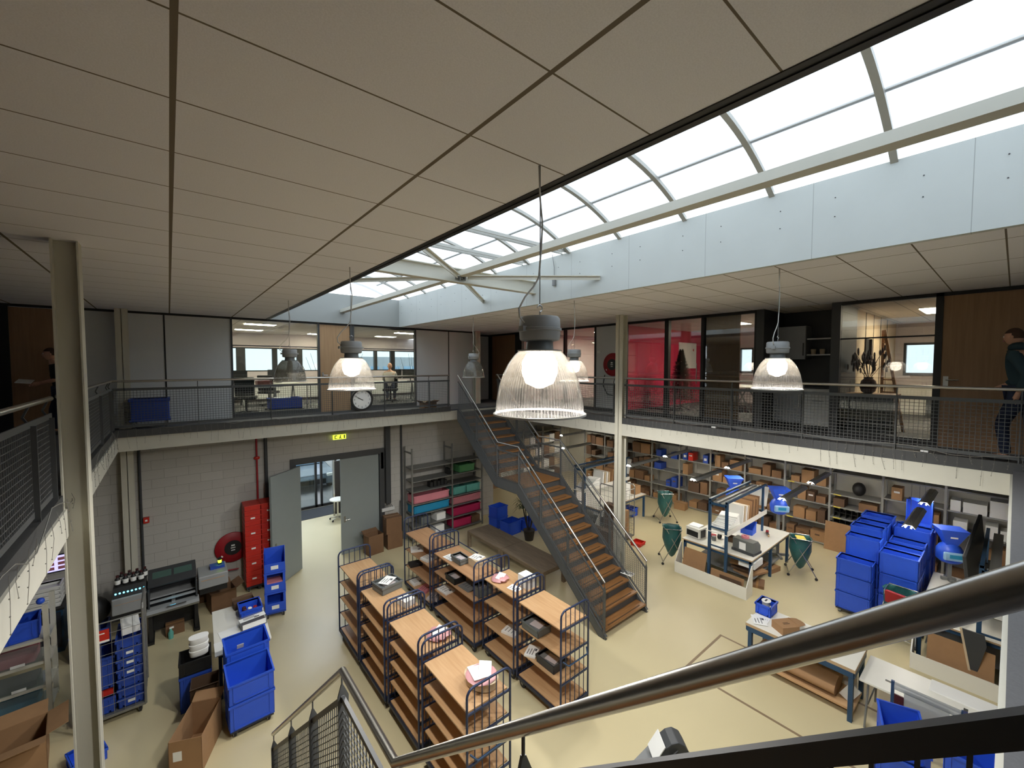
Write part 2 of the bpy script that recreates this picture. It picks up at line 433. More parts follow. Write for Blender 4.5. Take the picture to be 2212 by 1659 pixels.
# skylight: upstands, vault, ribs, ties, cross beam
sbox('skylight_upstand', 'upst', (5.58, 5.66, -3.0, 12.3, CE - .004, 7.52), (1.97, 2.05, -3.0, 12.3, CE + .1, 7.52), (2.05, 5.58, 12.3, 12.38, CE - .005, 7.52), (2.05, 5.58, -3.08, -3.0, CE, 7.52)).name = 'wall_skylight'
scr = MB()
for k in range(12):
    for dz in (.22, .42):
        for dy in (0, .52):
            scr.lathe([(.006, 5.574), (.006, 5.581)], (0, .1 + 1.2 * k + dy, 7.52 - dz), 6, 'X')
scr.build('screw_heads', 'ink', bpy.data.objects['wall_skylight'])
xc, zc, R = 3.815, 4.64, 3.38
a0 = math.asin(1.765 / R)
arc = [(xc + R * math.sin(-a0 + 2 * a0 * i / 24), zc + R * math.cos(-a0 + 2 * a0 * i / 24)) for i in range(25)]
m = MB(); n = len(arc)
m.add([(x, -3.0, z + .03) for x, z in arc] + [(x, 12.35, z + .03) for x, z in arc], [(i, i + 1, n + i + 1, n + i) for i in range(n - 1)])
sk = m.build('skylight_sheet', 'poly', None, 60); sk.name = 'window_1'; sk['kind'] = 'structure'
for yy in (-3.0, 12.34):
    m = MB(); m.add([(x, yy, z + .03) for x, z in arc], [tuple(range(n))]); m.build('gable_sheet', 'poly', sk)
for k in range(15):
    y = -2.4 + 1.08 * k - .005
    m = MB()
    for i in range(n - 1):
        (x1, z1), (x2, z2) = arc[i], arc[i + 1]
        m.prism([(x1, y - .03, z1 - .03), (x2, y - .03, z2 - .03), (x2, y - .03, z2 + .02), (x1, y - .03, z1 + .02)], (0, .06, 0))
    m.build('skylight_rib', 'alu', sk)
for xx in (2.75, 4.88):
    zz = zc + math.sqrt(R * R - (xx - xc) ** 2) + .045
    MB().bar((xx, -3, zz), (xx, 12.3, zz), .05, .02).build('skylight_purlin', 'alu', sk)
MB().bx(3.8, 3.94, -3.0, 12.3, 6.997, 7.085).build('ridge_beam', 'beamw', sk)
MB().bx(2.05, 5.58, 6.03, 6.17, 7.12, 7.135).bx(2.05, 5.58, 6.03, 6.17, 6.9, 6.915).bx(2.05, 5.58, 6.09, 6.11, 6.915, 7.12).build('cross_beam', 'beamw', sk)
for (x, y) in ((5.58, 4.46), (5.58, 7.81), (2.05, 4.35), (2.05, 7.75)):
    e = Vector((x, y, 6.95)); st = Vector((3.87, 6.1, 6.99)); st = st + (e - st).normalized() * .14
    MB().bar(st + Vector((0, 0, .03)), e + Vector((0, 0, .03)), .09, .012).bar(st, e, .012, .06).build('brace', 'beamw', sk)
MB().bx(3.78, 3.96, 6.02, 6.18, 6.96, 7.0).lathe([(.012, 6.93), (.012, 7.02)], (3.82, 6.0, 0), 8).lathe([(.012, 6.93), (.012, 7.02)], (3.92, 6.0, 0), 8).build('gusset_plate', 'mgrey', sk)
for y in (5.2, 5.33, 6.26, 6.42):
    MB().bar((2.05, y, 7.54), (5.58, y, 7.54), .025, .05).build('vent_tie', 'alu', sk)
MB().tube([(5.55, 5.55, 7.55), (5.55, 5.5, 7.3), (5.55, 5.5, 7.02)], .006).bx(5.53, 5.57, 5.47, 5.53, 6.97, 7.12).build('vent_chain', 'mgrey', sk)
# columns (H sections)
def hcol(x, y, z0, z1, w=.2, d=.19):
    o = MB().bx(x - w / 2, x + w / 2, y - d / 2, y - d / 2 + .014, z0, z1).bx(x - w / 2, x + w / 2, y + d / 2 - .014, y + d / 2, z0, z1).bx(x - .006, x + .006, y - d / 2, y + d / 2, z0, z1)
    o = o.build('column', 'col'); o['kind'] = 'structure'; return o
def hcolx(x, y, z0, z1, w=.2, d=.19):
    o = MB().bx(x - d / 2, x - d / 2 + .014, y - w / 2, y + w / 2, z0, z1).bx(x + d / 2 - .014, x + d / 2, y - w / 2, y + w / 2, z0, z1).bx(x - d / 2, x + d / 2, y - .006, y + .006, z0, z1)
    o = o.build('column', 'col'); o['kind'] = 'structure'; return o
hcolx(-.735, 5.89, 0, CE); hcol(-.745, 12.1, 0, CE)
hcolx(8.36, 6.02, 0, CE); hcol(8.38, 12.12, 0, CE)
hcolx(10.42, -.28, 0, 3.86)
# ------------------------------------------------------------------ gallery partitions
PF0, PF1 = 12.4, 12.48
def pf(name, mat, x0, x1, z0=G, z1=CE, dy=0):
    return sbox(name, mat, (x0, x1, PF0 + dy, PF1 - dy, z0, z1))
pf('wall_far_upper', 'black', -6.0, -2.4); pf('door_3', 'pbrown', -2.36, -1.62, G, CE - .06)
pf('wall_far_upper', 'part', -1.58, -.07); pf('wall_far_upper', 'part', -.04, 1.2)
pf('wall_far_upper', 'part', 6.2, 7.4); pf('wall_far_upper', 'part', 7.43, 8.6)
pf('door_4', 'plight', 3.27, 4.1, G, CE - .05, .01)
dd = bpy.data.objects['door_4']; MB().tube([(3.34, PF0 - .05, 5.22), (3.46, PF0 - .05, 5.22)], .011).bx(3.32, 3.36, PF0 - .01, PF0 + .01, 5.13, 5.3).build('door_handle', 'lmet', dd)
sbox('trim_10', 'black', (-6, 8.6, 12.385, 12.49, CE - .05, CE), (-2.42, -2.36, 12.38, 12.49, G, CE), (-1.62, -1.56, 12.38, 12.49, G, CE), (-.07, -.04, 12.39, 12.49, G, CE), (7.4, 7.43, 12.39, 12.49, G, CE))
sbox('trim_11', 'dark', (1.2, 1.24, 12.38, 12.49, G, CE), (3.22, 3.27, 12.38, 12.49, G, CE), (4.1, 4.22, 12.38, 12.49, G, CE), (6.16, 6.2, 12.38, 12.49, G, CE), (1.24, 3.22, 12.42, 12.46, 5.985, 6.01), (4.22, 6.16, 12.42, 12.46, 5.985, 6.01), (1.24, 3.22, 12.38, 12.49, G, 4.3), (4.22, 6.16, 12.38, 12.49, G, 4.3))
sbox('window_2', 'glass', (1.24, 3.22, 12.435, 12.445, 4.3, CE - .05)); sbox('window_3', 'glass', (4.22, 6.16, 12.435, 12.445, 4.3, CE - .05))
# recess at the far corner
sbox('wall_recess', 'part', (8.6, 8.7, 12.4, 13.4, G, CE), (8.7, 9.9, 13.4, 13.5, G, CE))
sbox('trim_12', 'black', (8.9, 9.0, 13.36, 13.4, G, CE), (9.35, 9.42, 13.36, 13.4, G, CE), (8.7, 9.84, 13.37, 13.4, CE - .06, CE))
# balcony-side partition x = 9.84
PR0, PR1 = 9.84, 9.92
def pr(name, mat, y0, y1, z0=G, z1=CE, dx=0):
    return sbox(name, mat, (PR0 + dx, PR1 - dx, y0, y1, z0, z1))
pr('door_5', 'pbrown', 11.75, 13.15, G, CE - .06); pr('wall_right_upper', 'black', 13.15, 13.4); pr('wall_right_upper', 'dark', 11.4, 11.75)
pr('wall_right_upper', 'part', 6.98, 7.98)
pr('door_6', 'pbrown', .02 - .2, .79, G, CE - .06); pr('wall_right_upper', 'part', -4.2, -.25)
d6 = bpy.data.objects['door_6']; MB().bx(9.82, 9.84, .70, .76, 5.12, 5.32).build('door_plate', 'white', d6); MB().tube([(9.79, .73, 5.26), (9.79, .58, 5.26)], .011).build('door_handle', 'lmet', d6)
fr = [(11.36, 11.42), (10.3, 10.36), (9.24, 9.3), (7.98, 8.04), (6.93, 6.98), (5.65, 5.76), (4.745, 4.815), (3.6, 3.64), (.79, .88)]
bb = [(PR0 - .02, PR1 + .02, a, b, G, CE) for a, b in fr] + [(PR0 - .02, PR1 + .02, -.3, 2.14, CE - .06, CE), (PR0 - .02, PR1 + .02, 3.5, 13.4, CE - .06, CE), (PR0 - .02, PR1 + .02, .88, 2.14, G, G + .1), (PR0 - .02, PR1 + .02, 3.6, 11.4, G, G + .1), (PR0 - .0, PR1 + .0, .88, 2.14, 5.985, 6.01)]
sbox('trim_13', 'black', *bb)
sbox('wall_kitchen', 'dark', (PR0 - .03, 11.1, 3.45, 3.6, G, CE), (PR0 - .03, 11.1, 2.14, 2.28, G, CE), (11.0, 11.1, 2.28, 3.45, G, CE))
k = 4
for y0, y1 in ((8.04, 9.24), (9.3, 10.3), (10.36, 11.36), (5.76, 6.93), (4.815, 5.65), (3.64, 4.745), (.88, 2.14)):
    pr('window_%d' % k, 'glassr', y0, y1, G + .1, CE - .06, .035); k += 1
sbox('door_7', 'pbrown', (9.93, 9.97, 3.98, 4.745, G, CE - .06))
h = MB().tube([(9.80, 4.9, 5.05), (9.80, 4.9, 5.55)], .011).build('door_pull', 'lmet', bpy.data.objects['window_8'])
# rooms behind
sbox('wall_office', 'pinkg', (-6.2, .2, 18.0, 18.2, G, CE), (9.0, 9.2, 13.5, 18.2, G, CE), (-6.2, 9.2, 18.0, 18.2, G, 5.27), (-6.2, 9.2, 18.0, 18.2, 6.16, CE), (-.2, .2, 12.48, 18, G, CE), (.2, 1.3, 18.0, 18.2, 5.27, 6.16), (4.75, 6.3, 18.0, 18.2, 5.27, 6.16), (4.66, 4.74, 15.5, 18, G, CE))
sbox('baseboard_far', 'white', (.2, 9.0, 17.8, 18.0, G + .1, G + .65))
def owin(n, x0, x1, opens):
    o = sbox('window_%d' % n, 'glass', (x0, x1, 18.09, 18.1, 5.27, 6.16))
    MB().bx(x0, x1, 18.02, 18.14, 5.27, 5.31).bx(x0, x1, 18.02, 18.14, 6.12, 6.16).build('window_frame', 'black', o)
    for a, b in opens: MB().bx(a, b, 18.0, 18.14, 5.27, 6.16).build('window_post', 'black', o)
owin(11, 1.3, 4.75, [(1.9, 2.18), (3.05, 3.22), (3.9, 4.1), (3.22, 3.9)][:3] + [(1.3, 1.36)])
owin(12, 6.3, 9.0, [(7.0, 7.13), (7.75, 7.95)])
sbox('wall_pink', 'pink', (9.95, 15.9, 7.42, 7.5, G, CE))
sbox('wall_meeting', 'pinkg', (9.95, 15.9, 3.6, 3.66, G, CE), (9.95, 15.9, 11.4, 11.5, G, CE), (15.82, 15.98, 7.5, 11.4, G, CE))
sbox('wall_meeting', 'wpanel', (11.1, 15.9, 2.2, 2.28, G, CE)); sbox('trim_14', 'black', *[(x, x + .012, 2.19, 2.2, G, CE) for x in (12.2, 13.0, 13.8, 14.6)])
sbox('wall_meeting', 'pinkg', (9.95, 15.9, -.4, -.3, G, CE))
sbox('wall_outer', 'pinkg', (15.9, 16.1, -4.2, 1.25, G, CE), (15.9, 16.1, 2.02, 5.9, G, CE), (15.9, 16.1, 6.38, 11.5, G, CE), (15.9, 16.1, 1.25, 2.02, G, 5.27), (15.9, 16.1, 1.25, 2.02, 6.1, CE), (15.9, 16.1, 5.9, 6.38, G, 5.27), (15.9, 16.1, 5.9, 6.38, 6.1, CE))
for n_, y0, y1 in ((13, 1.25, 2.02), (14, 5.9, 6.38)):
    o = sbox('window_%d' % n_, 'glass', (15.99, 16.0, y0, y1, 5.27, 6.1)); MB().bx(15.88, 16.02, y0, y1, 5.22, 5.29).bx(15.88, 16.02, y0, y1, 6.06, 6.12).bx(15.88, 16.02, y0, y0 + .05, 5.27, 6.1).bx(15.88, 16.02, y1 - .05, y1, 5.27, 6.1).build('window_frame', 'black', o)
sbox('trim_15', 'tape_l', (7.05, 8.55, 3.62, 3.665, 0, .002), (7.05, 7.095, -.5, 3.62, 0, .002), (8.505, 8.55, .4, 3.62, 0, .002))
# ------------------------------------------------------------------ balustrades
def mesh_grid(m, a, b, z0, z1, sp=.05, w=.006, zf=None):
    """square wire mesh between points a and b (xy), heights z0..z1; zf(t) lifts both along a slope"""
    a, b = Vector((a[0], a[1])), Vector((b[0], b[1])); L = (b - a).length; n = int(L / sp); zf = zf or (lambda t: 0)
    for i in range(1, n):
        t = i / n; p = a + (b - a) * t; m.bar((p.x, p.y, z0 + zf(t)), (p.x, p.y, z1 + zf(t)), w)
    k = int((z1 - z0) / sp)
    for i in range(1, k):
        z = z0 + i * sp; m.bar((a.x, a.y, z + zf(0)), (b.x, b.y, z + zf(1)), w)
def railing(label, a, b, posts, ends=True):
    a, b = Vector(a), Vector(b); d = (b - a).normalized(); nrm = Vector((-d.y, d.x))
    t = thing('railing', label, 'railing', (a.x, a.y, 4.25)); L = (b - a).length
    P = lambda s, z: (d.x * s, d.y * s, z - 4.25)
    MB().tube([P(0, 5.19), P(L, 5.19)], .022, 12).build('handrail', 'rail', t, 40)
    MB().bar(P(0, 5.03), P(L, 5.03), .012, .05).build('mid_rail', 'post', t)
    MB().bar(P(0, 4.31), P(L, 4.31), .012, .05).build('bottom_rail', 'post', t)
    for s in posts:
        m = MB()
        q = [Vector(P(s, 3.95)), Vector(P(s, 5.02)), Vector(P(s, 5.09)), Vector(P(s, 5.175))]
        off = Vector((nrm.x, nrm.y, 0)) * .035
        m.bar(q[0], q[1], .075, .012) if abs(d.x) > .5 else m.bar(q[0], q[1], .012, .075)
        m.bar(q[1], q[2] + off, .014).bar(q[2] + off, q[3], .014)
        m.build('post', 'post', t)
    m = MB(); mesh_grid(m, P(0, 0), P(L, 0), 4.31 - 4.25, 5.03 - 4.25); m.build('mesh_panel', 'wire', t)
    return t
railing('grey mesh balustrade with steel handrail below the office windows, clock hung on it', (-.85, 10.99), (6.6, 10.99), [1.31, 2.66, 4.02, 5.39, 6.75, 7.4])
railing('grey mesh balustrade running past the dark meeting rooms and kitchenette', (8.33, -3.5), (8.33, 5.9), [9.33, 8.13, 6.95, 5.79, 4.61, 3.44, 2.2, 1.0])
railing('short grey mesh balustrade between the stair head and the pale column, below the fire hose', (8.33, 6.14), (8.33, 10.9), [.05, 1.2, 2.4, 3.6, 4.6])
railing('grey mesh balustrade ending at the big pale column, beside the person in black', (-.86, -3.5), (-.86, 5.72), [9.1, 8.43, 7.0, 5.6, 4.2])
railing('grey mesh balustrade from the big pale column to the gallery corner', (-.86, 6.06), (-.86, 10.9), [.24, 1.65, 3.08, 4.44, 4.8])
# ------------------------------------------------------------------ staircases
def staircase(label, x0, x1, yf, sides):
    """s = run from the top; yf maps s to y"""
    t = thing('staircase', label, 'stairs', (x0, yf(5.4), 0)); ox, oy = x0, yf(5.4)
    Q = lambda x, s, z: (x - ox, yf(s) - oy, z)
    # treads and risers
    zl = 2.46; s1, s2 = 1.915, 2.745
    steps = []
    for i in range(1, 9): steps.append((s1 * (i - 1) / 9 + .02, G - i * .188))
    for i in range(1, 13): steps.append((s2 + .222 * (i - 1), zl - i * zl / 13))
    for s, z in steps:
        a, b = yf(s - .02) - oy, yf(s + .235) - oy
        o = MB().bx(.05, x1 - x0 - .05, a, b, z - .04, z).build('tread', 'tread', t, bevel=.004)
        MB().bx(.2, x1 - x0 - .2, yf(s + .16) - oy, yf(s + .185) - oy, z, z + .002).build('grip_strip', 'groove', o)
        MB().bx(.05, x1 - x0 - .05, yf(s - .012) - oy, yf(s - .02) - oy, z, z + .15).build('riser', 'post', t)
    MB().bx(.05, x1 - x0 - .05, yf(s1 - .22) - oy, yf(s2 + .02) - oy, zl - .04, zl).build('landing', 'tread', t, bevel=.004)
    # stringers
    top = [(-.05, G + .03), (s1 - .05, zl + .10), (s2 + .02, zl + .10), (5.45, .06)]
    bot = [(-.05, G - .27), (s1 - .12, zl - .16), (s2 - .04, zl - .16), (5.28, 0.0), (5.45, 0)]
    for x in (x0, x1 - .06):
        m = MB()
        for sx in (0,):
            poly_u = [Q(x, s, z) for s, z in top]; poly_l = [Q(x, s, z) for s, z in bot]
            m.prism(poly_u + poly_l[::-1], (.012, 0, 0) if x == x0 else (.012, 0, 0))
        for seq in (top, bot):
            for (sa, za), (sb, zb_) in zip(seq[:-1], seq[1:]):
                p, q = Q(x + .03, sa, za), Q(x + .03, sb, zb_)
                m.bar(p, q, .06, .012)
        m.build('stringer', 'post', t)
    rl = [(-.25 if sides == (.83,) else -.02, 5.205 + (.207 if sides == (.83,) else 0)), (s1, 3.482), (s2, 3.482), (5.41, 1.155)]
    for x in sides:
        m = MB().tube(([Q(x, -.5, 5.42)] if x == .83 else []) + [Q(x, s, z) for s, z in rl], .0235, 14); m.build('handrail', 'rail', t, 40)
        m = MB()
        for dz, w in ((-.19, .036), (-.93, .03)):
            for (sa, za), (sb, zb_) in zip(rl[:-1], rl[1:]):
                m.bar(Q(x, sa, za + dz), Q(x, sb, zb_ + dz), .022, w)
        m.build('mid_rail', 'dark' if x == .83 else 'post', t)
        m = MB()
        for (sa, za), (sb, zb_) in zip(rl[:-1], rl[1:]):
            A, B = Q(x, sa, 0), Q(x, sb, 0); d = zb_ - za
            mesh_grid(m, A[:2], B[:2], za - .93, za - .19, .05, .006, lambda tt, d=d: d * tt)
        m.build('mesh_panel', 'wire', t)
        for s in (.93, s1 - .02, s2 + .02, 3.55, 4.4, 5.4):
            z = 5.187 + (rl[1][1] - 5.187) * s / s1 if s < s1 else (rl[1][1] if s <= s2 else rl[2][1] + (rl[3][1] - rl[2][1]) * (s - s2) / (5.41 - s2))
            m = MB()
            a = Q(x, s, z - 1.12 if s < 5.3 else 0); b = Q(x, s, z - .17)
            m.bx(a[0] - .03, a[0] + .04, a[1] - .006, a[1] + .006, a[2], b[2])
            m.prism([(a[0] - .03, a[1] - .006, b[2]), (a[0] + .04, a[1] - .006, b[2]), (a[0] + .007, a[1] - .006, z - .09), (a[0] - .007, a[1] - .006, z - .09)], (0, .012, 0))
            m.tube([(a[0], a[1], z - .09), (a[0], a[1], z - .02)], .006)
            m.build('post', 'post', t)
    return t
staircase('long steel staircase with wooden treads and a half landing, rising to the gallery corner', 6.58, 8.1, lambda s: 10.49 - s, (6.6, 8.07))
staircase('near staircase below the camera, its thick steel handrail crossing the lower frame', -.66, .86, lambda s: .02 + s, (.83,))
# ------------------------------------------------------------------ pendant lamps
def pendant(label, x, y, on, swing=0.0, flip=1):
    t = thing('pendant_lamp', label, 'lamp', (x, y, 5.2))
    pr_ = [(.278, 0), (.282, .006), (.272, .012), (.268, .03), (.264, .08), (.256, .13), (.243, .19), (.222, .25), (.192, .31), (.155, .36), (.128, .385)]
    MB().lathe(pr_, (0, 0, 0), 48, cap=False).build('lamp_shade', 'shade' if on else M['shade_off'], t, 60)
    MB().lathe([(.248, .17), (.236, .21), (.216, .25), (.187, .31), (.15, .358), (.124, .38)], (0, 0, 0), 48, cap=False).build('prism_liner', M['liner'] if on else M['shade_off'], t, 60)
    MB().lathe([(.275, -.004), (.284, -.002), (.284, .008), (.275, .010), (.272, .004)], (0, 0, 0), 48, cap=False).build('shade_rim', 'cable', t, 60)
    MB().lathe([(.128, .382), (.135, .386), (.135, .392), (.085, .395), (.08, .44), (.09, .45)], (0, 0, 0), 28).build('neck', 'mgrey', t, 40)
    MB().lathe([(.09, .445), (.115, .45), (.122, .46), (.125, .505), (.132, .508), (.132, .522), (.125, .525), (.122, .58), (.112, .592), (.05, .595)], (0, 0, 0), 32).bx(.11, .15, -.02, .02, .50, .53).bx(-.15, -.11, -.02, .02, .50, .53).build('ballast_housing', 'lgrey', t, 40)
    if on:
        MB().lathe([(.02, .16), (.085, .19), (.108, .25), (.108, .32), (.08, .37), (.03, .385)], (0, 0, 0), 16).build('glowing_bulb', 'bulb', t, 60)
        l = bpy.data.lights.new('lamp_light', 'SPOT'); l.energy = 250; l.color = (1, .97, .92); l.spot_size = math.radians(174); l.spot_blend = .5; l.shadow_soft_size = .16
        lo_ = bpy.data.objects.new('lamp_light', l); C.objects.link(lo_); lo_.parent = t; lo_.location = (0, 0, -.012)
    else:
        MB().lathe([(.01, .16), (.045, .18), (.052, .24), (.045, .32), (.03, .38)], (0, 0, 0), 14).build('bulb', 'bulboff', t, 60)
    hk = [(0, 0, .595), (0, 0, .62)] + [(.02 * math.sin(a), 0, .645 - .02 * math.cos(a)) for a in [i * PI / 6 for i in range(0, 10)]]
    MB().tube(hk, .004).build('hook', 'lmet', t)
    top = CE - 5.2
    MB().tube([(0, 0, .655), (0, 0, .80), (.002, 0, 1.1), (0, 0, top)], .003).build('suspension_wire', 'mgrey', t)
    pts = [(-.125 * flip, 0, .55), (-.16 * flip, 0, .58), (-.165 * flip, 0, .63), (-.12 * flip, 0, .70), (-.05 * flip, 0, .77), (-.008, 0, .83), (.01, 0, 1.0), (.02 * flip, 0, 1.15), (0, 0, 1.3), (0, .01, top)]
    MB().tube(pts, .0055).build('power_cable', 'cable', t, 40)
    return t
M['liner'] = frosted('prism_liner_acrylic', (252, 250, 246), (250, 246, 240), .2, .5, .2, ribs=90.0)
M['shade_off'] = frosted('dusty_acrylic', (225, 225, 222), (170, 168, 160), .42, .9, .12, ribs=90.0)
pendant('large glowing bell-shaped industrial pendant lamp hanging closest to the camera', 1.745, 1.85, True)
pendant('glowing bell-shaped pendant lamp hanging above the round wall clock', 1.735, 5.2, True)
pendant('unlit grey bell-shaped pendant lamp in front of the office windows', 1.735, 8.57, False)
pendant('unlit bell-shaped pendant lamp hanging above the head of the staircase', 5.87, 8.62, False, 0, -1)
pendant('glowing pendant lamp half hidden behind the large one', 5.8, 5.22, True)
pendant('glowing bell-shaped pendant lamp hanging in front of the kitchenette', 5.86, 1.9, True)
# ------------------------------------------------------------------ small makers
def crate(label, x, y, z, w, d, h, rz=0, mat='blue', name='storage_crate', group=None, cat='crate', low=None, panel=True):
    """open box with rim, ribs and recessed fields; low: front wall height"""
    m = MB(); t = .012; hf = low or h
    m.bx(-w/2, w/2, -d/2, d/2, 0, t)
    m.bx(-w/2, -w/2 + t, -d/2, d/2, 0, h if not low else h) if not low else m.prism([(-w/2, -d/2, 0), (-w/2, d/2, 0), (-w/2, d/2, h), (-w/2, -d/2, hf)], (t, 0, 0))
    m.bx(w/2 - t, w/2, -d/2, d/2, 0, h) if not low else m.prism([(w/2 - t, -d/2, 0), (w/2 - t, d/2, 0), (w/2 - t, d/2, h), (w/2 - t, -d/2, hf)], (t, 0, 0))
    m.bx(-w/2, w/2, -d/2, -d/2 + t, 0, hf); m.bx(-w/2, w/2, d/2 - t, d/2, 0, h)
    o = m.build(name, mat, None, bevel=.004, loc=(x, y, z), rz=rz); tag(o, label, cat, group)
    e = .012; m = MB()
    if not low:
        m.bx(-w/2 - e, w/2 + e, -d/2 - e, -d/2 + t, h - .035, h).bx(-w/2 - e, w/2 + e, d/2 - t, d/2 + e, h - .035, h).bx(-w/2 - e, -w/2 + t, -d/2, d/2, h - .035, h).bx(w/2 - t, w/2 + e, -d/2, d/2, h - .035, h)
    else:
        m.bx(-w/2 - e, w/2 + e, -d/2 - e, -d/2 + t, hf - .03, hf).bx(-w/2 - e, w/2 + e, d/2 - t, d/2 + e, h - .03, h)
        for xx in (-w/2 - e, w/2 - t): m.prism([(xx, -d/2, hf - .03), (xx, d/2, h - .03), (xx, d/2, h), (xx, -d/2, hf)], (e + t, 0, 0))
    m.build('rim', mat, o)
    if panel:
        m = MB(); q = .008
        for yy in (-d/2 - q, d/2):
            for xx in (-w/2 + .05, w/2 - .07): m.bx(xx, xx + .02, yy, yy + q, .02, min(hf, h) - .03)
            m.bx(-w/2 + .05, w/2 - .05, yy, yy + q, .02, .04)
        for xx in (-w/2 - q, w/2):
            for yy in (-d/2 + .04, d/2 - .06): m.bx(xx, xx + q, yy, yy + .02, .02, min(hf, h) - .03)
            m.bx(xx, xx + q, -d/2 + .04, d/2 - .04, .02, .04)
        m.build('rib', mat, o)
    return o
def carton(label, x, y, z, w, d, h, rz=0, mat='card', opened=False, group=None, name='cardboard_box', flaps=(1, 1, 1, 1), mark=False, tape=True):
    m = MB(); t = .006
    if not opened:
        m.bx(-w/2, w/2, -d/2, d/2, 0, h)
    else:
        m.bx(-w/2, w/2, -d/2, d/2, 0, t).bx(-w/2, -w/2 + t, -d/2, d/2, 0, h).bx(w/2 - t, w/2, -d/2, d/2, 0, h).bx(-w/2, w/2, -d/2, -d/2 + t, 0, h).bx(-w/2, w/2, d/2 - t, d/2, 0, h)
    o = m.build(name, mat, None, loc=(x, y, z), rz=rz); tag(o, label, 'box', group)
    if opened:
        L = min(w, d) * .42
        ang = (.5, .35, .6, .45)
        if flaps[0]: a = ang[0]; MB().prism([(-w/2, -d/2, h), (w/2, -d/2, h), (w/2, -d/2 - L * math.cos(a), h + L * math.sin(a) * flaps[0]), (-w/2, -d/2 - L * math.cos(a), h + L * math.sin(a) * flaps[0])], (0, .0, .005)).build('flap', mat, o)
        if flaps[1]: a = ang[1]; MB().prism([(-w/2, d/2, h), (w/2, d/2, h), (w/2, d/2 + L * math.cos(a), h + L * math.sin(a) * flaps[1]), (-w/2, d/2 + L * math.cos(a), h + L * math.sin(a) * flaps[1])], (0, 0, .005)).build('flap', mat, o)
        if flaps[2]: a = ang[2]; MB().prism([(-w/2, -d/2, h), (-w/2, d/2, h), (-w/2 - L * math.cos(a), d/2, h + L * math.sin(a) * flaps[2]), (-w/2 - L * math.cos(a), -d/2, h + L * math.sin(a) * flaps[2])], (0, 0, .005)).build('flap', mat, o)
        if flaps[3]: a = ang[3]; MB().prism([(w/2, -d/2, h), (w/2, d/2, h), (w/2 + L * math.cos(a), d/2, h + L * math.sin(a) * flaps[3]), (w/2 + L * math.cos(a), -d/2, h + L * math.sin(a) * flaps[3])], (0, 0, .005)).build('flap', mat, o)
    elif tape:
        if w >= d: MB().bx(-w/2 - .001, w/2 + .001, -.025, .025, h - .08, h + .001).build('tape', 'tape', o)
        else: MB().bx(-.025, .025, -d/2 - .001, d/2 + .001, h - .08, h + .001).build('tape', 'tape', o)
    if mark: MB().bx(-w/2 + .05, -w/2 + .15, -d/2 - .002, -d/2, h * .45, h * .45 + .13).build('address_label', 'paper', o)
    return o
def castor(parent, x, y, zr=.055):
    w = MB().lathe([(zr, -.016), (zr, .016)], (x, y, zr), 16, 'X').build('castor_wheel', 'rubber', parent, 40)
    MB().bx(x - .026, x - .019, y - .03, y + .03, zr * .8, zr * 2 + .03).bx(x + .019, x + .026, y - .03, y + .03, zr * .8, zr * 2 + .03).bx(x - .04, x + .04, y - .04, y + .04, zr * 2 + .025, zr * 2 + .035).build('castor_fork', 'galv', w)
# ------------------------------------------------------------------ shelf trolleys
def trolley(label, x0, x1, y0, y1, levels, handle=False, bar=False, worn=False):
    w, d = x1 - x0, y1 - y0
    t = thing('shelf_trolley', label, 'trolley', (x0, y0, 0)); H = 1.77; r = .015
    for i, z in enumerate(levels):
        MB().bx(.02, w - .02, .03, d - .03, z - .022, z).build('shelf_board', 'board' if not worn or i == len(levels) - 1 else 'bfront', t, bevel=.002)
    def frame(y, hd):
        pts = [(0, y, .16), (0, y, H - .10)] + [(.10 - .10 * math.cos(a), y, H - .10 + .10 * math.sin(a)) for a in (PI/8, PI/4, 3*PI/8)] + [(.10, y, H), (w - .10, y, H)]
        pts += [(w - .10 + .10 * math.sin(a), y, H - .10 + .10 * math.cos(a)) for a in (PI/8, PI/4, 3*PI/8)] + [(w, y, H - .10), (w, y, .16)]
        m = MB().tube(pts, r, 10)
        for k in range(1, 6): m.tube([(w * k / 6, y, .18), (w * k / 6, y, H)], .0075, 6)
        for z in levels: m.bar((0, y, z - .015), (w, y, z - .015), .018, .026)
        f_ = m.build('end_frame', 'navy', t, 45)
        if hd:
            s_ = -1 if y < d / 2 else 1
            MB().tube([(.04, y, .98), (.10, y + s_ * .07, .93), (w - .10, y + s_ * .07, .93), (w - .04, y, .98)], .012, 8).build('push_handle', M['navyl'], f_, 45)
    frame(0, handle); frame(d, False)
    MB().bx(-.01, w + .01, -.01, .03, .14, .19).bx(-.01, w + .01, d - .03, d + .01, .14, .19).bx(-.01, .025, 0, d, .14, .19).bx(w - .025, w + .01, 0, d, .14, .19).build('base_frame', 'navyd', t, bevel=.004)
    for x, y in ((.06, .09), (w - .06, .09), (.06, d - .09), (w - .06, d - .09)): castor(t, x, y, .07)
    if bar: MB().tube([(w, 0, levels[0] + .07), (w, d, levels[0] + .07)], .011).build('side_bar', 'navy', t)
    return t
M['navyl'] = plain('navy_handle', (52, 78, 112), .35, .3)
LA = [1.48, 1.165, .85, .535, .215]; LB = [1.48, 1.06, .63, .215]; LC = [1.42, 1.02, .62, .215]
trolley('beech shelf trolley with empty top, beside the doorway at the end of its row', 2.51, 3.15, 7.42, 8.5, LA)
trolley('beech shelf trolley with a grey tray and papers on its top', 2.51, 3.15, 6.22, 7.33, LA)
trolley('beech shelf trolley with pink film bundle behind its end bars', 2.53, 3.17, 5.09, 6.13, LA)
trolley('beech shelf trolley with a big wrapped tub of papers, its lower part behind the handrail', 2.53, 3.17, 3.88, 4.98, LA, True)
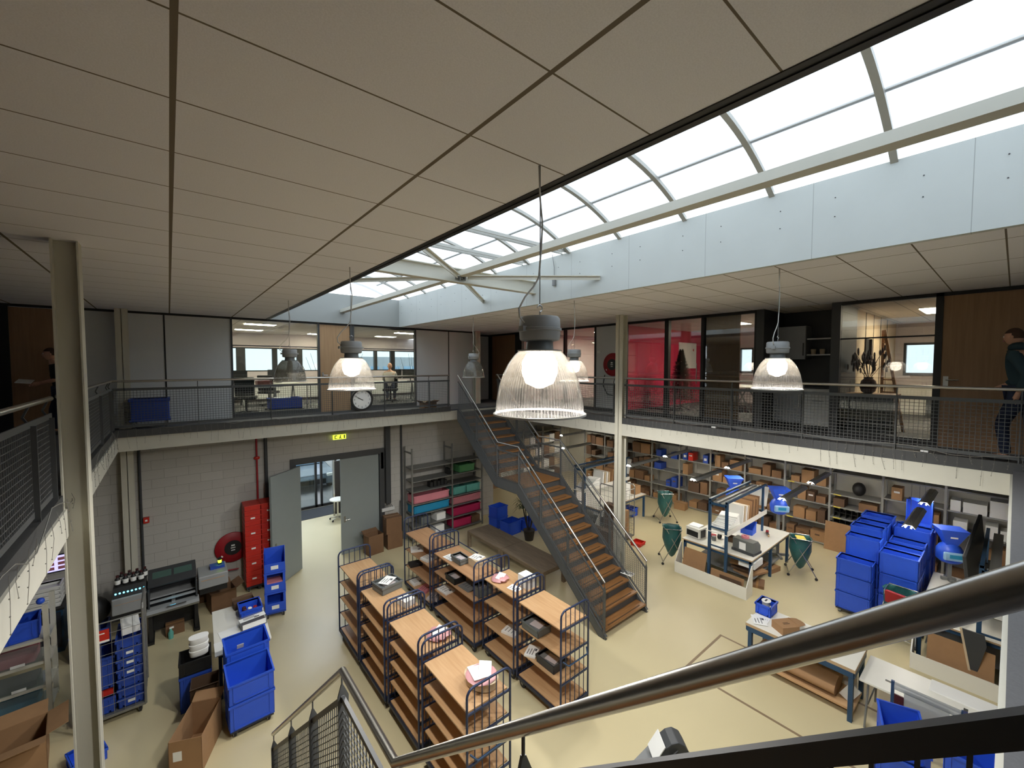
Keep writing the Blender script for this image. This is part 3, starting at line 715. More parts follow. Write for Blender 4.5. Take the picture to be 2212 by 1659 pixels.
trolley('shelf trolley by the coloured rack, a side bar along its top', 4.32, 4.95, 8.08, 9.36, LC, False, True, True)
trolley('long shelf trolley full of black trays and boxes beside the grey bench', 4.32, 4.98, 6.36, 7.95, LC, False, True, True)
trolley('shelf trolley with a white box and pink film bag on its top', 4.46, 5.09, 5.36, 6.27, LB)
trolley('shelf trolley with empty top nearest the foot of the long staircase', 4.46, 5.09, 4.24, 5.27, LB, True)
# goods on the trolleys
def paper(label, x, y, z, w, d, rz, h=.004, name='paper_sheet', mat='paper', group=None, pr=True):
    o = MB().bx(-w/2, w/2, -d/2, d/2, 0, h).build(name, mat, None, loc=(x, y, z), rz=rz); tag(o, label, 'paper', group)
    if pr:
        m = MB()
        for k in range(3): m.bx(-w * .35, w * (.1 + .08 * k), d * (.3 - .22 * k) - .006, d * (.3 - .22 * k) + .006, h, h + .0006)
        m.bx(w * .05, w * .25, -d * .38, -d * .2, h, h + .0006); m.build('print', 'ink', o)
    return o
def tray(label, x, y, z, w, d, h, rz=0, mat='greybox', fill=True):
    o = crate(label, x, y, z, w, d, h, rz, mat, 'plastic_tray', None, 'tray', None, False)
    if fill:
        MB().bx(-w/2 + .02, w/2 - .02, -d/2 + .02, d/2 - .02, .015, h * .7).build('contents', 'mgrey', o)
        MB().ob((0, -.02, h * .7 + .006), (w * .55, d * .5, .006), .05, .04, .2).build('cover_sheet', 'pinkg', o)
    return o
tray('grey tray heaped with white papers on the second trolley top', 2.93, 7.08, 1.482, .4, .34, .14, .15)
paper('white printed sheet lying tilted on the grey tray heap', 2.93, 7.08, 1.626, .28, .2, .6, .008)
carton('small white paper-covered parcel behind the trolley bars', 2.98, 6.42, 1.482, .2, .24, .1, .2, 'paper', tape=False, name='parcel')
def bundle(label, x, y, z, s, mat='pinkfilm', name='film_bag'):
    m = MB(); n = 14
    pr_ = [(.16, 0), (.2, .03), (.21, .06), (.17, .09), (.08, .10)]
    m.lathe([(r * s, h * s) for r, h in pr_], (0, 0, 0), n)
    m.v = [(p[0] * (1 + .18 * math.sin(7 * p[1] + i)), p[1] * (1 + .15 * math.cos(3 * i)), p[2]) for i, p in enumerate(m.v)]
    o = m.build(name, mat, None, 60, loc=(x, y, z)); tag(o, label, 'bag')
    MB().ob((0, -.02 * s, .10 * s), (.28 * s, .18 * s, .012), .12, -.1, .5).build('cover_sheet', 'paper', o)
    return o
bundle('pink film bundle with white sheet on the third trolley top', 2.98, 5.32, 1.482, .8)
tb = MB().lathe([(.15, 0), (.18, .015), (.19, .11), (.2, .12), (.18, .118)], (0, 0, 0), 24); tb.v = [(p[0] * .85, p[1] * 1.15, p[2]) for p in tb.v]
o = tb.build('packing_tub', 'wpanel', None, 50, loc=(2.93, 4.16, 1.484), rz=.4); tag(o, 'cream oval tub heaped with papers on the trolley top by the handrail', 'tub')
MB().lathe([(.17, .11), (.2, .125), (.17, .14), (.02, .145)], (0, 0, 0), 16).build('film_bag', 'pinkfilm', o, 50)
MB().ob((-.02, .05, .15), (.3, .17, .006), 0, .1, .9).build('cover_sheet', 'paper', o); MB().ob((.06, -.02, .165), (.26, .16, .006), .08, -.05, .5).build('cover_sheet', 'paper', o)
o = MB().lathe([(.10, 0), (.12, .16), (.13, .17)], (0, 0, 0), 18).build('clear_tub', 'film', None, 50, loc=(2.97, 4.2, 1.167)); tag(o, 'clear round tub on the second shelf of the handrail trolley', 'tub')
carton('white slant-topped box on the trolley top next to the pink bag', 4.93, 5.55, 1.482, .2, .26, .21, 0, 'paper', tape=False, name='white_box')
paper('white oval card lying in front of the white box', 4.7, 5.62, 1.482, .17, .24, .2)
bundle('pink film bag with white sheet on the trolley top beside the grey bench', 4.68, 6.02, 1.482, .75)
tray('dark tray of printed packs on the second shelf of the trolley by the stair foot', 4.64, 4.98, 1.064, .3, .4, .13, 0, 'greybox')
tray('grey tray of packs on the third shelf of the trolley by the stair foot', 4.68, 4.66, .632, .3, .4, .13, 0, 'dgrey')
paper('flat white pack on the third shelf beside a grey tray', 4.62, 5.06, .632, .28, .2, .5, .03)
paper('flat printed pack on the third shelf of the pink bag trolley', 4.7, 5.7, .632, .26, .3, .3, .04)
tray('grey folded tray on the long trolley top', 4.56, 7.22, 1.422, .22, .34, .12, 0, 'greybox')
carton('cream box with a white sheet on the long trolley top', 4.76, 6.88, 1.422, .26, .28, .15, 0, 'wpanel', tape=False, name='cream_box')
paper('white sheet on top of the cream box', 4.76, 6.9, 1.574, .22, .26, .3)
paper('white folder lying at the far end of the long trolley top', 4.5, 7.5, 1.422, .2, .3, .1)
tray('black tray of goods on the second shelf of the long trolley', 4.5, 7.3, 1.022, .28, .36, .12, 0, 'black')
for i, (yy, rz) in enumerate(((6.9, .05), (6.88, .12))): paper(['grey printed magazine on the second shelf of the long trolley', 'upper printed magazine of the two on the long trolley shelf'][i], 4.54 + .02 * i, yy, 1.022 + .02 * i, .26, .34, rz, .018, 'magazine', 'mgrey')
tray('tall grey tray holding folders at the near end of the long trolley', 4.62, 6.5, 1.022, .3, .2, .2, 0, 'greybox')
paper('pale pack on the third shelf at the far end of the long trolley', 4.5, 7.7, .622, .24, .34, .1, .03)
for i, (z, yy, lab, mt) in enumerate(((1.022, 9.1, 'white booklet on the second shelf of the trolley by the rack', 'paper'), (.622, 9.2, 'dark olive bag on the third shelf of the trolley by the rack', 'soil'), (.217, 9.1, 'white-covered black pack on the base shelf of the trolley by the rack', 'paper'), (1.022, 8.5, 'second white booklet on the shelf of the trolley by the rack', 'paper'), (.217, 8.68, 'pink patterned pack on the base shelf of the trolley by the rack', 'pinkp'), (.217, 8.24, 'pale grey pack at the near end of the rack trolley base', 'pinkg'))):
    paper(lab, 4.52, yy, z, .3, .26, .2 * (i - 2), .05, 'printed_pack', mt)
# ------------------------------------------------------------------ entrance side of the hall
def drawer_stack(label, x0, n, lblmod):
    t = thing('red_bin_stack', label, 'storage bin stack', (x0, 11.62, 0))
    MB().bx(0, .33, 0, .5, .1, .14).build('dolly', 'navyd', t)
    for x, y in ((.05, .06), (.28, .06), (.05, .44), (.28, .44)): castor(t, x, y, .035)
    h = 1.98 / n
    for k in range(n):
        z = .14 + k * h
        o = MB().bx(.0, .33, .01, .5, z, z + h - .035).bx(-.006, .336, 0, .5, z + h - .035, z + h - .004).build('red_bin', 'red', t, bevel=.003)
        if k % lblmod == lblmod - 2: MB().bx(.12, .21, -.004, 0.008, z + .04, z + .075).build('bin_label', 'paper', o)
    return t
drawer_stack('tall stack of red bins on castors, in front of the fire hose reel', 1.3, 16, 3)
drawer_stack('tall stack of red bins partly behind the open grey door leaf', 1.645, 16, 2)
def hose_reel(label, x, y, z, r, face, name='fire_hose_reel'):
    t = thing(name, label, 'fire hose', (x, y, z)); ax = 'Y' if face == 'y' else 'X'
    sg = -1
    MB().lathe([(r * .3, 0), (r, 0), (r, sg * .02), (r * .97, sg * .03), (r * .5, sg * .05)], (0, 0, 0), 36, ax).build('disc', 'dred', t, 40)
    MB().lathe([(r * .48, sg * .05), (r * .48, sg * .06)], (0, 0, 0), 28, ax).build('label_disc', 'black', t)
    q = lambda a, b, c: (a, c, b) if ax == 'Y' else (c, a, b)
    m = MB()
    for k, (w, hh) in enumerate(((.2, .05), (.26, .03), (.22, .03))):
        c_ = q(0, r * (.16 - .16 * k), sg * .062); m.ob(c_, (w * r if ax == 'Y' else .002, .002 if ax == 'Y' else w * r, hh * r * 2))
    m.build('label_print', 'paper', t)
    MB().lathe([(.025, sg * .03), (.025, sg * .04)], q(-r * .6 if ax == 'Y' else r * .6, -r * .45, 0), 14, ax).build('seal', 'paper', t)
    return t
t = hose_reel('red fire hose reel on the block wall behind the red bins', 1.1, WF - .03, 1.0, .37, 'y')
MB().tube([(-.3, -.06, -.25), (-.36, -.08, -.4), (-.2, -.08, -.52), (.1, -.08, -.55)], .018).build('hose', 'dred', t, 40)
t = hose_reel('red fire hose reel on the grey gallery panel beside the pale column', 9.815, 7.35, 5.52, .33, 'x')
MB().tube([(-.05, .25, -.3), (-.06, .3, -.6), (-.06, .15, -.85), (-.06, -.2, -.9), (-.05, -.3, -.4)], .014).build('hose', 'black', t, 40)
o = MB().bx(9.815, 9.84, 7.83, 7.93, 5.86, 5.93).build('wall_switch', 'white'); tag(o, 'small white switch on the grey panel above the hose reel', 'switch')
def pipe(name, label, x, z0, z1, r, mat, y=WF - .05):
    o = MB().tube([(x, y, z0), (x, y, z1)], r, 10).build(name, mat, None, 40); tag(o, label, 'pipe'); return o
o = pipe('fire_pipe', 'thin dark red riser pipe above the red bins', 1.66, 2.1, 3.83, .022, 'dred'); MB().lathe([(.06, -.03), (.07, 0), (.06, .03)], (1.66, WF - .05, 3.15), 14).build('valve', 'red', o)
pipe('drain_pipe', 'grey riser pipe between the red bins and the door', 1.86, 0.0, 3.83, .04, 'dgrey')
o = MB().bx(5.02, 5.17, WF - .14, WF - .01, 1.26, 3.83).build('cable_duct', 'dgrey'); tag(o, 'wide dark vertical duct beside the grey door', 'duct')
o = MB().bx(4.9, 5.3, WF - .09, WF - .005, 1.02, 1.12).build('cable_box', 'cabw'); tag(o, 'white cable box below the dark duct', 'cable box')
for k in range(6): MB().tube([(4.95 + .06 * k, WF - .06, 1.12), (5.06 + .02 * k, WF - .08, 1.255)], .008).build('cable', 'dgrey', o)
pipe('conduit_pipe', 'dark conduit pipe next to the coloured rack', 5.56, .0, 3.83, .03, 'dgrey')
pipe('conduit_pipe', 'dark conduit down the pale column behind the printer', -.56, .0, 3.83, .025, 'dgrey')
o = MB().bx(-.53, -.43, WF - .1, WF - .005, 2.0, 2.12).build('fire_call_point', 'red'); tag(o, 'small red call point on the wall beside the pale column', 'call point'); MB().bx(-.50, -.46, WF - .105, WF - .1, 2.04, 2.08).build('button', 'paper', o)
o = MB().bx(4.9, 4.98, WF - .05, WF - .005, 2.35, 2.85).build('door_switch', 'cabw'); tag(o, 'white strip switch box beside the door frame', 'switch')
o = MB().bx(3.52, 3.86, WF - .1, WF - .03, 3.40, 3.54).build('exit_sign', 'exit'); tag(o, 'lit yellow-green emergency exit sign below the gallery edge', 'sign')
MB().bx(3.51, 3.87, WF - .1, WF - .02, 3.385, 3.4).bx(3.51, 3.87, WF - .1, WF - .02, 3.54, 3.555).build('sign_frame', 'white', o)
m = MB(); yy = WF - .102
m.bx(3.55, 3.57, yy, yy + .002, 3.42, 3.52).bx(3.57, 3.62, yy, yy + .002, 3.50, 3.52).bx(3.57, 3.62, yy, yy + .002, 3.42, 3.435)
m.ob((3.70, yy, 3.465), (.025, .003, .06), 0, .3).ob((3.685, yy, 3.435), (.016, .003, .045), 0, .7).ob((3.72, yy, 3.43), (.016, .003, .045), 0, -.4).lathe([(.014, 0), (.014, .003)], (3.71, yy, 3.51), 10, 'Y')
m.bx(3.80, 3.83, yy, yy + .002, 3.42, 3.52).build('pictogram', 'ink', o)
carton('brown box leaning open in front of the closed grey door leaf', 4.5, 11.85, 0, .46, .34, .56, .1, 'card2', True, flaps=(0, 1, 1, 0))
carton('lower of the two brown boxes stacked beside the grey door', 5.12, 11.9, 0, .46, .38, .46, -.05, 'card2')
carton('upper of the two brown boxes stacked beside the grey door', 5.1, 11.9, .462, .46, .38, .48, -.1, 'card2')
o = MB().tube([(5.42, 12.1, 0), (5.5, 12.2, 1.25)], .012).build('broom_handle', 'black'); tag(o, 'thin black stick leaning between the boxes and the rack', 'broom')
# lobby beyond the door
o = MB().bx(3.25, 4.9, 15.9, 16.98, .001, .012).build('door_mat', 'mat'); tag(o, 'dark entrance mat behind the open doors', 'mat')
o = sbox('window_15', 'glass', (3.3, 4.28, 17.08, 17.09, .05, 2.5), (4.5, 5.4, 17.08, 17.09, .05, 2.5), (2.0, 3.3, 17.08, 17.09, .05, 3.6), (5.4, 6.8, 17.08, 17.09, .05, 3.6), (3.3, 5.4, 17.08, 17.09, 2.5, 3.6))
for b in ((3.3, 3.36), (4.22, 4.3), (4.42, 4.5), (5.34, 5.4)): MB().bx(b[0], b[1], 17.04, 17.12, 0, 2.5).build('door_stile', 'black', o)
MB().bx(3.3, 5.4, 17.04, 17.12, 0, .1).bx(3.3, 5.4, 17.04, 17.12, 2.42, 2.5).build('door_rail', 'black', o)
t = thing('bar_stool', 'round white high stool on castors in the bright lobby', 'stool', (4.5, 15.2, 0))
MB().lathe([(.26, .72), (.27, .74), (.26, .76)], (0, 0, 0), 28).build('seat', 'tab', t, 40)
MB().tube([(0, 0, .1), (0, 0, .72)], .03).build('post', 'lmet', t)
for a in range(5):
    c_, s_ = math.cos(a * PI * .4), math.sin(a * PI * .4); MB().bar((0, 0, .11), (.27 * c_, .27 * s_, .08), .03).build('leg', 'lmet', t); MB().sphere((.27 * c_, .27 * s_, .04), .035, 10, 6).build('castor', 'rubber', t)
o = MB().bx(4.55, 5.0, 15.7, 15.76, .05, 2.0).build('notice_board', 'soil'); tag(o, 'dark brown upright board beside the lobby stool', 'board'); MB().bx(4.5, 4.55, 15.68, 15.78, 0, 2.05).bx(5.0, 5.05, 15.68, 15.78, 0, 2.05).build('board_frame', 'lmet', o)
t = thing('car', 'grey car front seen outside through the lobby door', 'car', (4.75, 20.2, -.03))
MB().prism([(-1.0, -.8, .25), (-1.0, .3, .3), (-1.0, 2.8, .3), (-1.0, 2.9, .9), (-1.0, 1.4, 1.05), (-1.0, .9, .98), (-1.0, -.2, .85), (-1.0, -.75, .72), (-1.0, -.85, .5)], (1.9, 0, 0)).build('body', 'carp', t, bevel=.06)
MB().prism([(-.9, .45, .95), (-.9, 2.6, .95), (-.9, 2.2, 1.45), (-.9, 1.1, 1.48)], (1.7, 0, 0)).build('cabin', 'ltblue', t, bevel=.05)
for x in (-.85, .55): MB().bx(x, x + .3, -.86, -.6, .6, .72).build('headlamp', 'paper', t, bevel=.03)
MB().bx(-.6, .5, -.87, -.8, .32, .52).build('grille', 'black', t)
for x in (-1.0, .72):
    for y in (-.2, 2.2): MB().lathe([(.32, 0), (.33, .1), (.32, .2)], (x, y, .32), 24, 'X').build('wheel', 'rubber', t, 40)
for k, (x, y) in enumerate(((3.6, 14.2), (5.2, 15.8))):  # glowing panels added to brighten the lobby, standing in for daylight
    t = thing('ceiling_light', ['added fill light panel under the lobby ceiling nearer the doors', 'added fill light panel under the lobby ceiling nearer the entrance'][k], 'lamp', (x, y, 3.86)); MB().bx(-.6, .6, -.15, .15, -.012, 0).build('diffuser', 'lobby_fill', t); MB().bx(-.62, .62, -.17, -.15, -.02, 0).bx(-.62, .62, .15, .17, -.02, 0).build('frame', 'white', t)
# blue picking tower
t = thing('picking_tower', 'slim blue tower of open-front bins on castors, beside the red bins', 'bin tower', (1.45, 10.12, 0), -.18)
MB().bx(.0, .4, .0, .34, .1, .13).build('dolly', 'blue2', t)
for x, y in ((.05, .05), (.35, .05), (.05, .29), (.35, .29)): castor(t, x, y, .045)
for k in range(3):
    z = .13 + k * .44; w = .4
    m = MB().bx(0, w, 0, .34, z, z + .012).bx(0, .012, 0, .34, z, z + .44).bx(w - .012, w, 0, .34, z, z + .44).bx(0, w, .328, .34, z, z + .44).bx(0, w, 0, .012, z, z + .2)
    o = m.bx(0, .05, -.004, .01, z + .2, z + .42).bx(w - .05, w, -.004, .01, z + .2, z + .42).bx(-.006, w + .006, -.006, .346, z + .405, z + .44).build('open_bin', 'blue', t, bevel=.003) if k < 2 else m.bx(0, .012, 0, .34, z, z + .46).build('open_bin', 'blue', t, bevel=.003)
    MB().bx(.13, .27, -.004, .0, z + .07, z + .15).build('bin_label', 'paper', o)
    if k == 1: MB().bx(.02, w - .02, .02, .3, z + .012, z + .22).build('contents', 'pinkp', o)
M['glassg'] = plain('smoked_green_cover', (70, 96, 88), .12)
# large inkjet printer
t = thing('flatbed_printer', 'large grey and black flatbed printer with ink bottles and a green signal lamp', 'printer', (-.43, 10.68, 0))
for x in (-.02, .7): MB().bx(x, x + .06, 0, .62, .04, .62).bx(x - .02, x + .08, -.06, .68, 0, .05).build('leg', 'black', t)
MB().bx(.04, .7, .3, .34, .1, .6).build('back_panel', 'black', t)
MB().bx(-.04, .78, -.12, .1, .60, .70).prism([(-.04, -.12, .6), (-.04, -.2, .68), (-.04, -.12, .72)], (.82, 0, 0)).build('front_tray', 'lgrey', t, bevel=.01)
o = MB().ob((.42, -.16, .73), (.3, .1, .012), -.5).build('control_panel', 'black', t); MB().ob((.36, -.163, .738), (.09, .05, .006), -.5).build('display', 'led', o)
MB().bx(-.02, .76, .1, .66, .62, .66).bx(-.02, .01, .0, .66, .66, 1.05).bx(.73, .76, .0, .66, .66, 1.05).bx(-.02, .76, .5, .66, .66, 1.1).build('chassis', 'dgrey', t, bevel=.008)
MB().bx(.0, .74, .04, .08, .78, .82).bx(.0, .74, .2, .5, .80, .83).bx(.34, .4, .05, .5, .68, .72).build('bed_rail', 'lgrey', t)
MB().prism([(-.02, .12, 1.06), (-.02, .62, 1.22), (-.02, .64, 1.25), (-.02, .10, 1.10)], (.78, 0, 0)).build('cover', 'dgrey', t, bevel=.006)
MB().ob((.2, .345, 1.163), (.3, .34, .012), .31).ob((.54, .345, 1.163), (.3, .34, .012), .31).build('cover_window', M['glassg'], t)
MB().bx(-.54, -.03, .08, .66, .72, 1.04).build('ink_unit', 'lgrey', t, bevel=.02); MB().bx(-.5, -.1, .075, .08, .92, .925).build('orange_stripe', 'board', t)
MB().prism([(-.52, .1, 1.04), (-.52, .6, 1.04), (-.52, .6, 1.2), (-.52, .22, 1.2)], (.48, 0, 0)).build('ink_rack', 'black', t); MB().bx(-.54, -.03, .1, .66, .6, .72).build('ink_unit_base', 'black', t)
for k in range(8): MB().sphere((-.48 + .058 * k, .155, 1.11), .016, 8, 6).build('indicator_light', 'led', t)
for k in range(4):
    for j in range(2):
        o = MB().lathe([(.04, 1.2), (.042, 1.22), (.042, 1.33), (.02, 1.36), (.02, 1.37)], (-.46 + .115 * k + .05 * j, .34 + .14 * j, 0), 14).build('ink_bottle', 'black', t, 40)
        MB().lathe([(.043, 1.23), (.043, 1.31)], (-.46 + .115 * k + .05 * j, .34 + .14 * j, 0), 14, cap=False).build('bottle_label', 'paper', o); MB().lathe([(.024, 1.365), (.024, 1.40)], (-.46 + .115 * k + .05 * j, .34 + .14 * j, 0), 12).build('bottle_cap', 'vase', o)
MB().bx(.78, 1.3, .06, .66, .78, 1.05).build('service_unit', 'lgrey', t, bevel=.02); MB().bx(.8, 1.28, .09, .64, .66, .78).build('service_base', 'black', t); MB().ob((1.03, .056, .96), (.4, .006, .01)).build('orange_stripe', 'board', t)
MB().bx(1.0, 1.26, .3, .5, 1.05, 1.11).build('blue_case', 'blue2', t); o = MB().lathe([(.035, 1.11), (.035, 1.14)], (1.18, .4, 0), 14).build('lamp_base', 'black', t); MB().lathe([(.032, 1.14), (.034, 1.19), (.02, 1.2)], (1.18, .4, 0), 14).build('signal_lamp', 'grn', o); MB().lathe([(.036, 1.2), (.034, 1.25), (.01, 1.26)], (1.18, .4, 0), 14).build('lamp_cap', 'black', o)
carton('flat brown box lying on the floor under the printer', -.05, 10.86, 0.003, .3, .2, .2, .0, 'card2')
o = MB().lathe([(.04, 0), (.045, .12), (.02, .17), (.02, .2)], (.0, .0, 0), 12).build('spray_bottle', 'mint', None, 40, loc=(-.12, 10.66, 0)); tag(o, 'pale green bottle on the floor under the printer', 'bottle'); MB().bx(-.02, .05, -.01, .01, .2, .23).build('trigger', 'paper', o)
carton('open brown box on the floor between printer and red bins, larger of two', .78, 11.35, 0, .48, .42, .42, .15, 'card2', True, flaps=(1, 1, 0, 1))
carton('low open brown box on the floor against the wall by the printer', .62, 11.95, 0, .4, .34, .5, -.2, 'card2', True, flaps=(1, 0, 1, 0))
# work table beside the aisle
t = thing('packing_table', 'small white table with blue crates standing in the aisle by the printer', 'table', (.44, 8.08, 0), -.04)
MB().bx(0, .8, 0, 1.52, .77, .80).build('table_top', 'tab', t, bevel=.004)
for x in (.05, .70):
    for y in (.06, 1.42): MB().bx(x, x + .05, y, y + .05, 0, .77).build('leg', 'tealblue', t)
MB().bx(.05, .75, .06, .09, .70, .77).bx(.05, .75, 1.44, 1.47, .70, .77).build('apron', 'tealblue', t)
crate('blue crate with red and white cans on the white aisle table', 1.06, 9.1, .802, .34, .4, .17, 0)
for i in range(7):
    o = MB().lathe([(.034, 0), (.034, .1), (.03, .105)], (0, 0, 0), 12).build('spray_can', ['vase', 'paper', 'dred'][i % 3], None, 40, loc=(.97 + .085 * (i % 3), 8.99 + .085 * (i // 3), .816)); tag(o, 'small can standing in the blue crate on the aisle table', 'can', 'cans in the blue crate')
carton('open dark carton behind the blue crate on the aisle table', 1.0, 9.46, .802, .34, .16, .12, .1, 'card3', True, flaps=(0, 1, 0, 0))
o = MB().bx(-.2, .2, -.13, .13, 0, .13).build('clear_case', 'clear', None, loc=(1.05, 8.66, .802), rz=.05); tag(o, 'clear plastic case with a white label on the aisle table', 'case'); MB().bx(-.19, .19, -.12, .12, .002, .05).build('contents', 'vase', o)
MB().bx(-.18, .18, -.132, -.13, .02, .11).build('front_label', 'paper', o)
paper('white envelope lying over the clear case', 1.04, 8.66, .934, .4, .12, .1, .006)
o = MB().lathe([(.07, 0), (.08, .05), (.084, .055)], (0, 0, 0), 20).build('pink_bowl', 'pinkfilm', None, 50, loc=(.82, 8.3, .802)); tag(o, 'small pink and clear tub at the table corner', 'tub'); MB().lathe([(.05, .05), (.05, .1)], (.02, .02, 0), 16, cap=False).build('clear_collar', 'film', o)
for i in range(2):
    paper(['white sheet half hanging over the aisle table edge', 'second white sheet lying on the aisle table'][i], .6 + .1 * i, 8.25 + .32 * i, .802, .3, .4, .1 * i, .003, pr=False)
# blue bins on dolly in the aisle
def bin_col(lab, x, y, w, d, hs, rz=0, z=.12, mat='blue', low=None, lid=None):
    t = thing('bin_dolly', 'black castor dolly under the ' + lab, 'dolly', (x, y, 0), rz)
    MB().bx(-w/2 + .01, w/2 - .01, -d/2 + .01, d/2 - .01, .085, .118).build('deck', 'navyd', t)
    for a in (-w/2 + .07, w/2 - .07):
        for b in (-d/2 + .07, d/2 - .07): castor(t, a, b, .033)
    names = ['bottom', 'second', 'third', 'fourth', 'fifth']; zz = z
    for k, h in enumerate(hs):
        last = k == len(hs) - 1
        crate(('top' if last else names[k]) + ' blue bin of the ' + lab, x, y, zz, w, d, h - .004, rz, mat, 'blue_bin', None, 'bin', low if last else None)
        zz += h
    return zz
bin_col('front column at the aisle table', .82, 7.33, .58, .4, [.4, .42], .04, low=.3)
bin_col('rear column at the aisle table', .84, 7.78, .58, .36, [.5, .5], .04, low=.42)
o = MB().ob((0, 0, .05), (.09, .003, .1), .5).build('paper_slip', 'paper', None, loc=(.75, 7.68, 1.0)); tag(o, 'small white slip sticking out of the rear blue bin', 'paper')
carton('large open brown box on the floor beside the blue bins, address label on its side', .16, 7.22, 0, .38, .70, .5, -.4, 'card', True, flaps=(0, 1, 0, 0), mark=True)
carton('open brown box between the large open box and the black crate', .30, 7.95, 0, .36, .3, .56, -.1, 'card3', True, flaps=(1, 0, 0, 0))
crate('blue crate under the black crate beside the aisle table', .2, 8.36, 0, .4, .38, .58, -.05, 'blue2')
crate('black crate stacked on a blue crate beside the aisle table', .2, 8.36, .584, .4, .38, .22, -.05, 'black')
for k in range(3):
    m = MB().lathe([(.09, 0), (.105, .01), (.112, .085), (.118, .087), (.118, .098)], (0, 0, 0), 28); m.v = [(math.copysign(abs(p[0]) ** .75 * .105 ** .25, p[0]) * 1.15, math.copysign(abs(p[1]) ** .75 * .105 ** .25, p[1]) * .8, p[2]) for p in m.v]
    o = m.build('white_tub', 'paper', None, 50, loc=(.25, 8.3, .81 + .1 * k)); tag(o, ['lowest', 'middle', 'topmost'][k] + ' white tub of the small stack on the black crate', 'tub')
# roll cage with blue crates
def roll_cage(label, x, y, w, d, H=1.74, mat='galv'):
    t = thing('roll_cage', label, 'roll cage', (x, y, 0))
    MB().bx(0, w, 0, d, .12, .16).build('base', mat, t)
    for a in (.07, w - .07):
        for b in (.08, d - .08): castor(t, a, b, .045)
    for xs in (0, w):
        MB().tube([(xs, 0, .14), (xs, 0, H - .05), (xs, .05, H), (xs, d - .05, H), (xs, d, H - .05), (xs, d, .14)], .016).build('side_frame', mat, t, 40)
        m = MB()
        for k in range(1, 5): m.tube([(xs, d * k / 5, .16), (xs, d * k / 5, H)], .004, 6)
        for k in range(1, 9): m.tube([(xs, 0, .14 + (H - .14) * k / 9), (xs, d, .14 + (H - .14) * k / 9)], .004, 6)
        m.build('side_wire', mat, t)
    MB().tube([(0, .0, H - .12), (w, .0, H - .12)], .011).build('front_bar', mat, t)
    m = MB()
    for k in range(1, int(w / .12)): m.tube([(w * k / int(w / .12), 0, .16), (w * k / int(w / .12), 0, H - .12)], .0035, 6)
    for k in range(1, 9): m.tube([(0, 0, .16 + (H - .3) * k / 9), (w, 0, .16 + (H - .3) * k / 9)], .0035, 6)
    m.build('front_wire', mat, t)
    return t
cg = roll_cage('galvanised roll cage holding a stack of blue crates, beside the big pale column', -1.15, 8.62, .72, .7)
MB().bx(.12, .34, -.02, -.012, 1.36, 1.52).build('red_panel', 'red', cg); MB().bx(.12, .34, -.022, -.02, 1.33, 1.36).bx(.17, .29, -.022, -.02, 1.46, 1.475).build('panel_text', 'paper', cg)
for k in range(7):
    o = crate('blue flat crate, %s from the bottom of the roll cage stack' % ['first', 'second', 'third', 'fourth', 'fifth', 'sixth', 'seventh'][k], -.6, 8.97, .162 + .155 * k, .3, .58, .15, 0, 'blue2')
    if k in (0, 3, 4, 5): MB().bx(-.04, .05, -.296, -.29, .06, .1).build('crate_label', 'paper', o)
carton('white fluffy parcel in the top crate of the roll cage', -.6, 9.0, 1.25, .22, .4, .1, .1, 'paper', tape=False, name='parcel')
crate('blue crate with red lid low in the roll cage', -.945, 8.97, .162, .32, .58, .25, 0, 'blue2'); carton('red flat box on the blue crate in the roll cage', -.945, 8.97, .42, .28, .5, .08, 0, 'red', tape=False, name='red_box')
crate('blue crate high in the roll cage behind the red panel', -.945, 9.0, .51, .32, .5, .5, 0, 'blue2')
crate('blue crate on the floor at the foot of the big pale column', -1.03, 8.02, 0, .34, .34, .16, .3)
# perforated rack with clear drawers
t = thing('clear_drawer_rack', 'metal rack of clear plastic drawers behind the big brown box', 'rack', (-3.0, 9.6, 0))
for x in (0, 1.36):
    for y in (-.02, .46): MB().bx(x, x + .06, y, y + .06, 0, 1.75).build('upright', 'col', t)
for z in (.1, .45, .84, 1.2): MB().bx(.0, 1.42, 0, .5, z - .04, z).build('shelf', 'col', t)
for k, z in enumerate((.1, .45, .84)):
    for j in range(2):
        o = MB().bx(.08 + .65 * j, .68 + .65 * j, .02, .03, z + .005, z + .28).bx(.08 + .65 * j, .68 + .65 * j, .03, .46, z + .005, z + .015).build('clear_drawer', 'clear', t)
        MB().bx(.12 + .65 * j, .6 + .65 * j, .06, .4, z + .015, z + .1 + .06 * ((k + j) % 2)).build('contents', ['pinkp', 'cyan', 'mgrey'][(k + j) % 3] if (k, j) != (0, 1) else 'cyan', o); MB().bx(.35 + .65 * j, .5 + .65 * j, .012, .02, z + .01, z + .05).build('drawer_label', 'paper', o)
carton('open brown box on top of the clear drawer rack', -2.5, 9.85, 1.203, .4, .36, .3, .2, 'card2', True)
crate('blue crate at the end of the clear drawer rack top', -1.9, 9.85, 1.203, .36, .36, .3, .1)
carton('big open brown box at the floor before the clear drawer rack', -1.9, 8.4, 0, .9, .55, .5, .12, 'card', True, flaps=(.3, 1, 1, .6))
carton('second big brown box with folded flaps beside the clear drawer rack', -3.1, 8.45, 0, .6, .6, .45, -.1, 'card', True, flaps=(.5, .4, 0, .5))
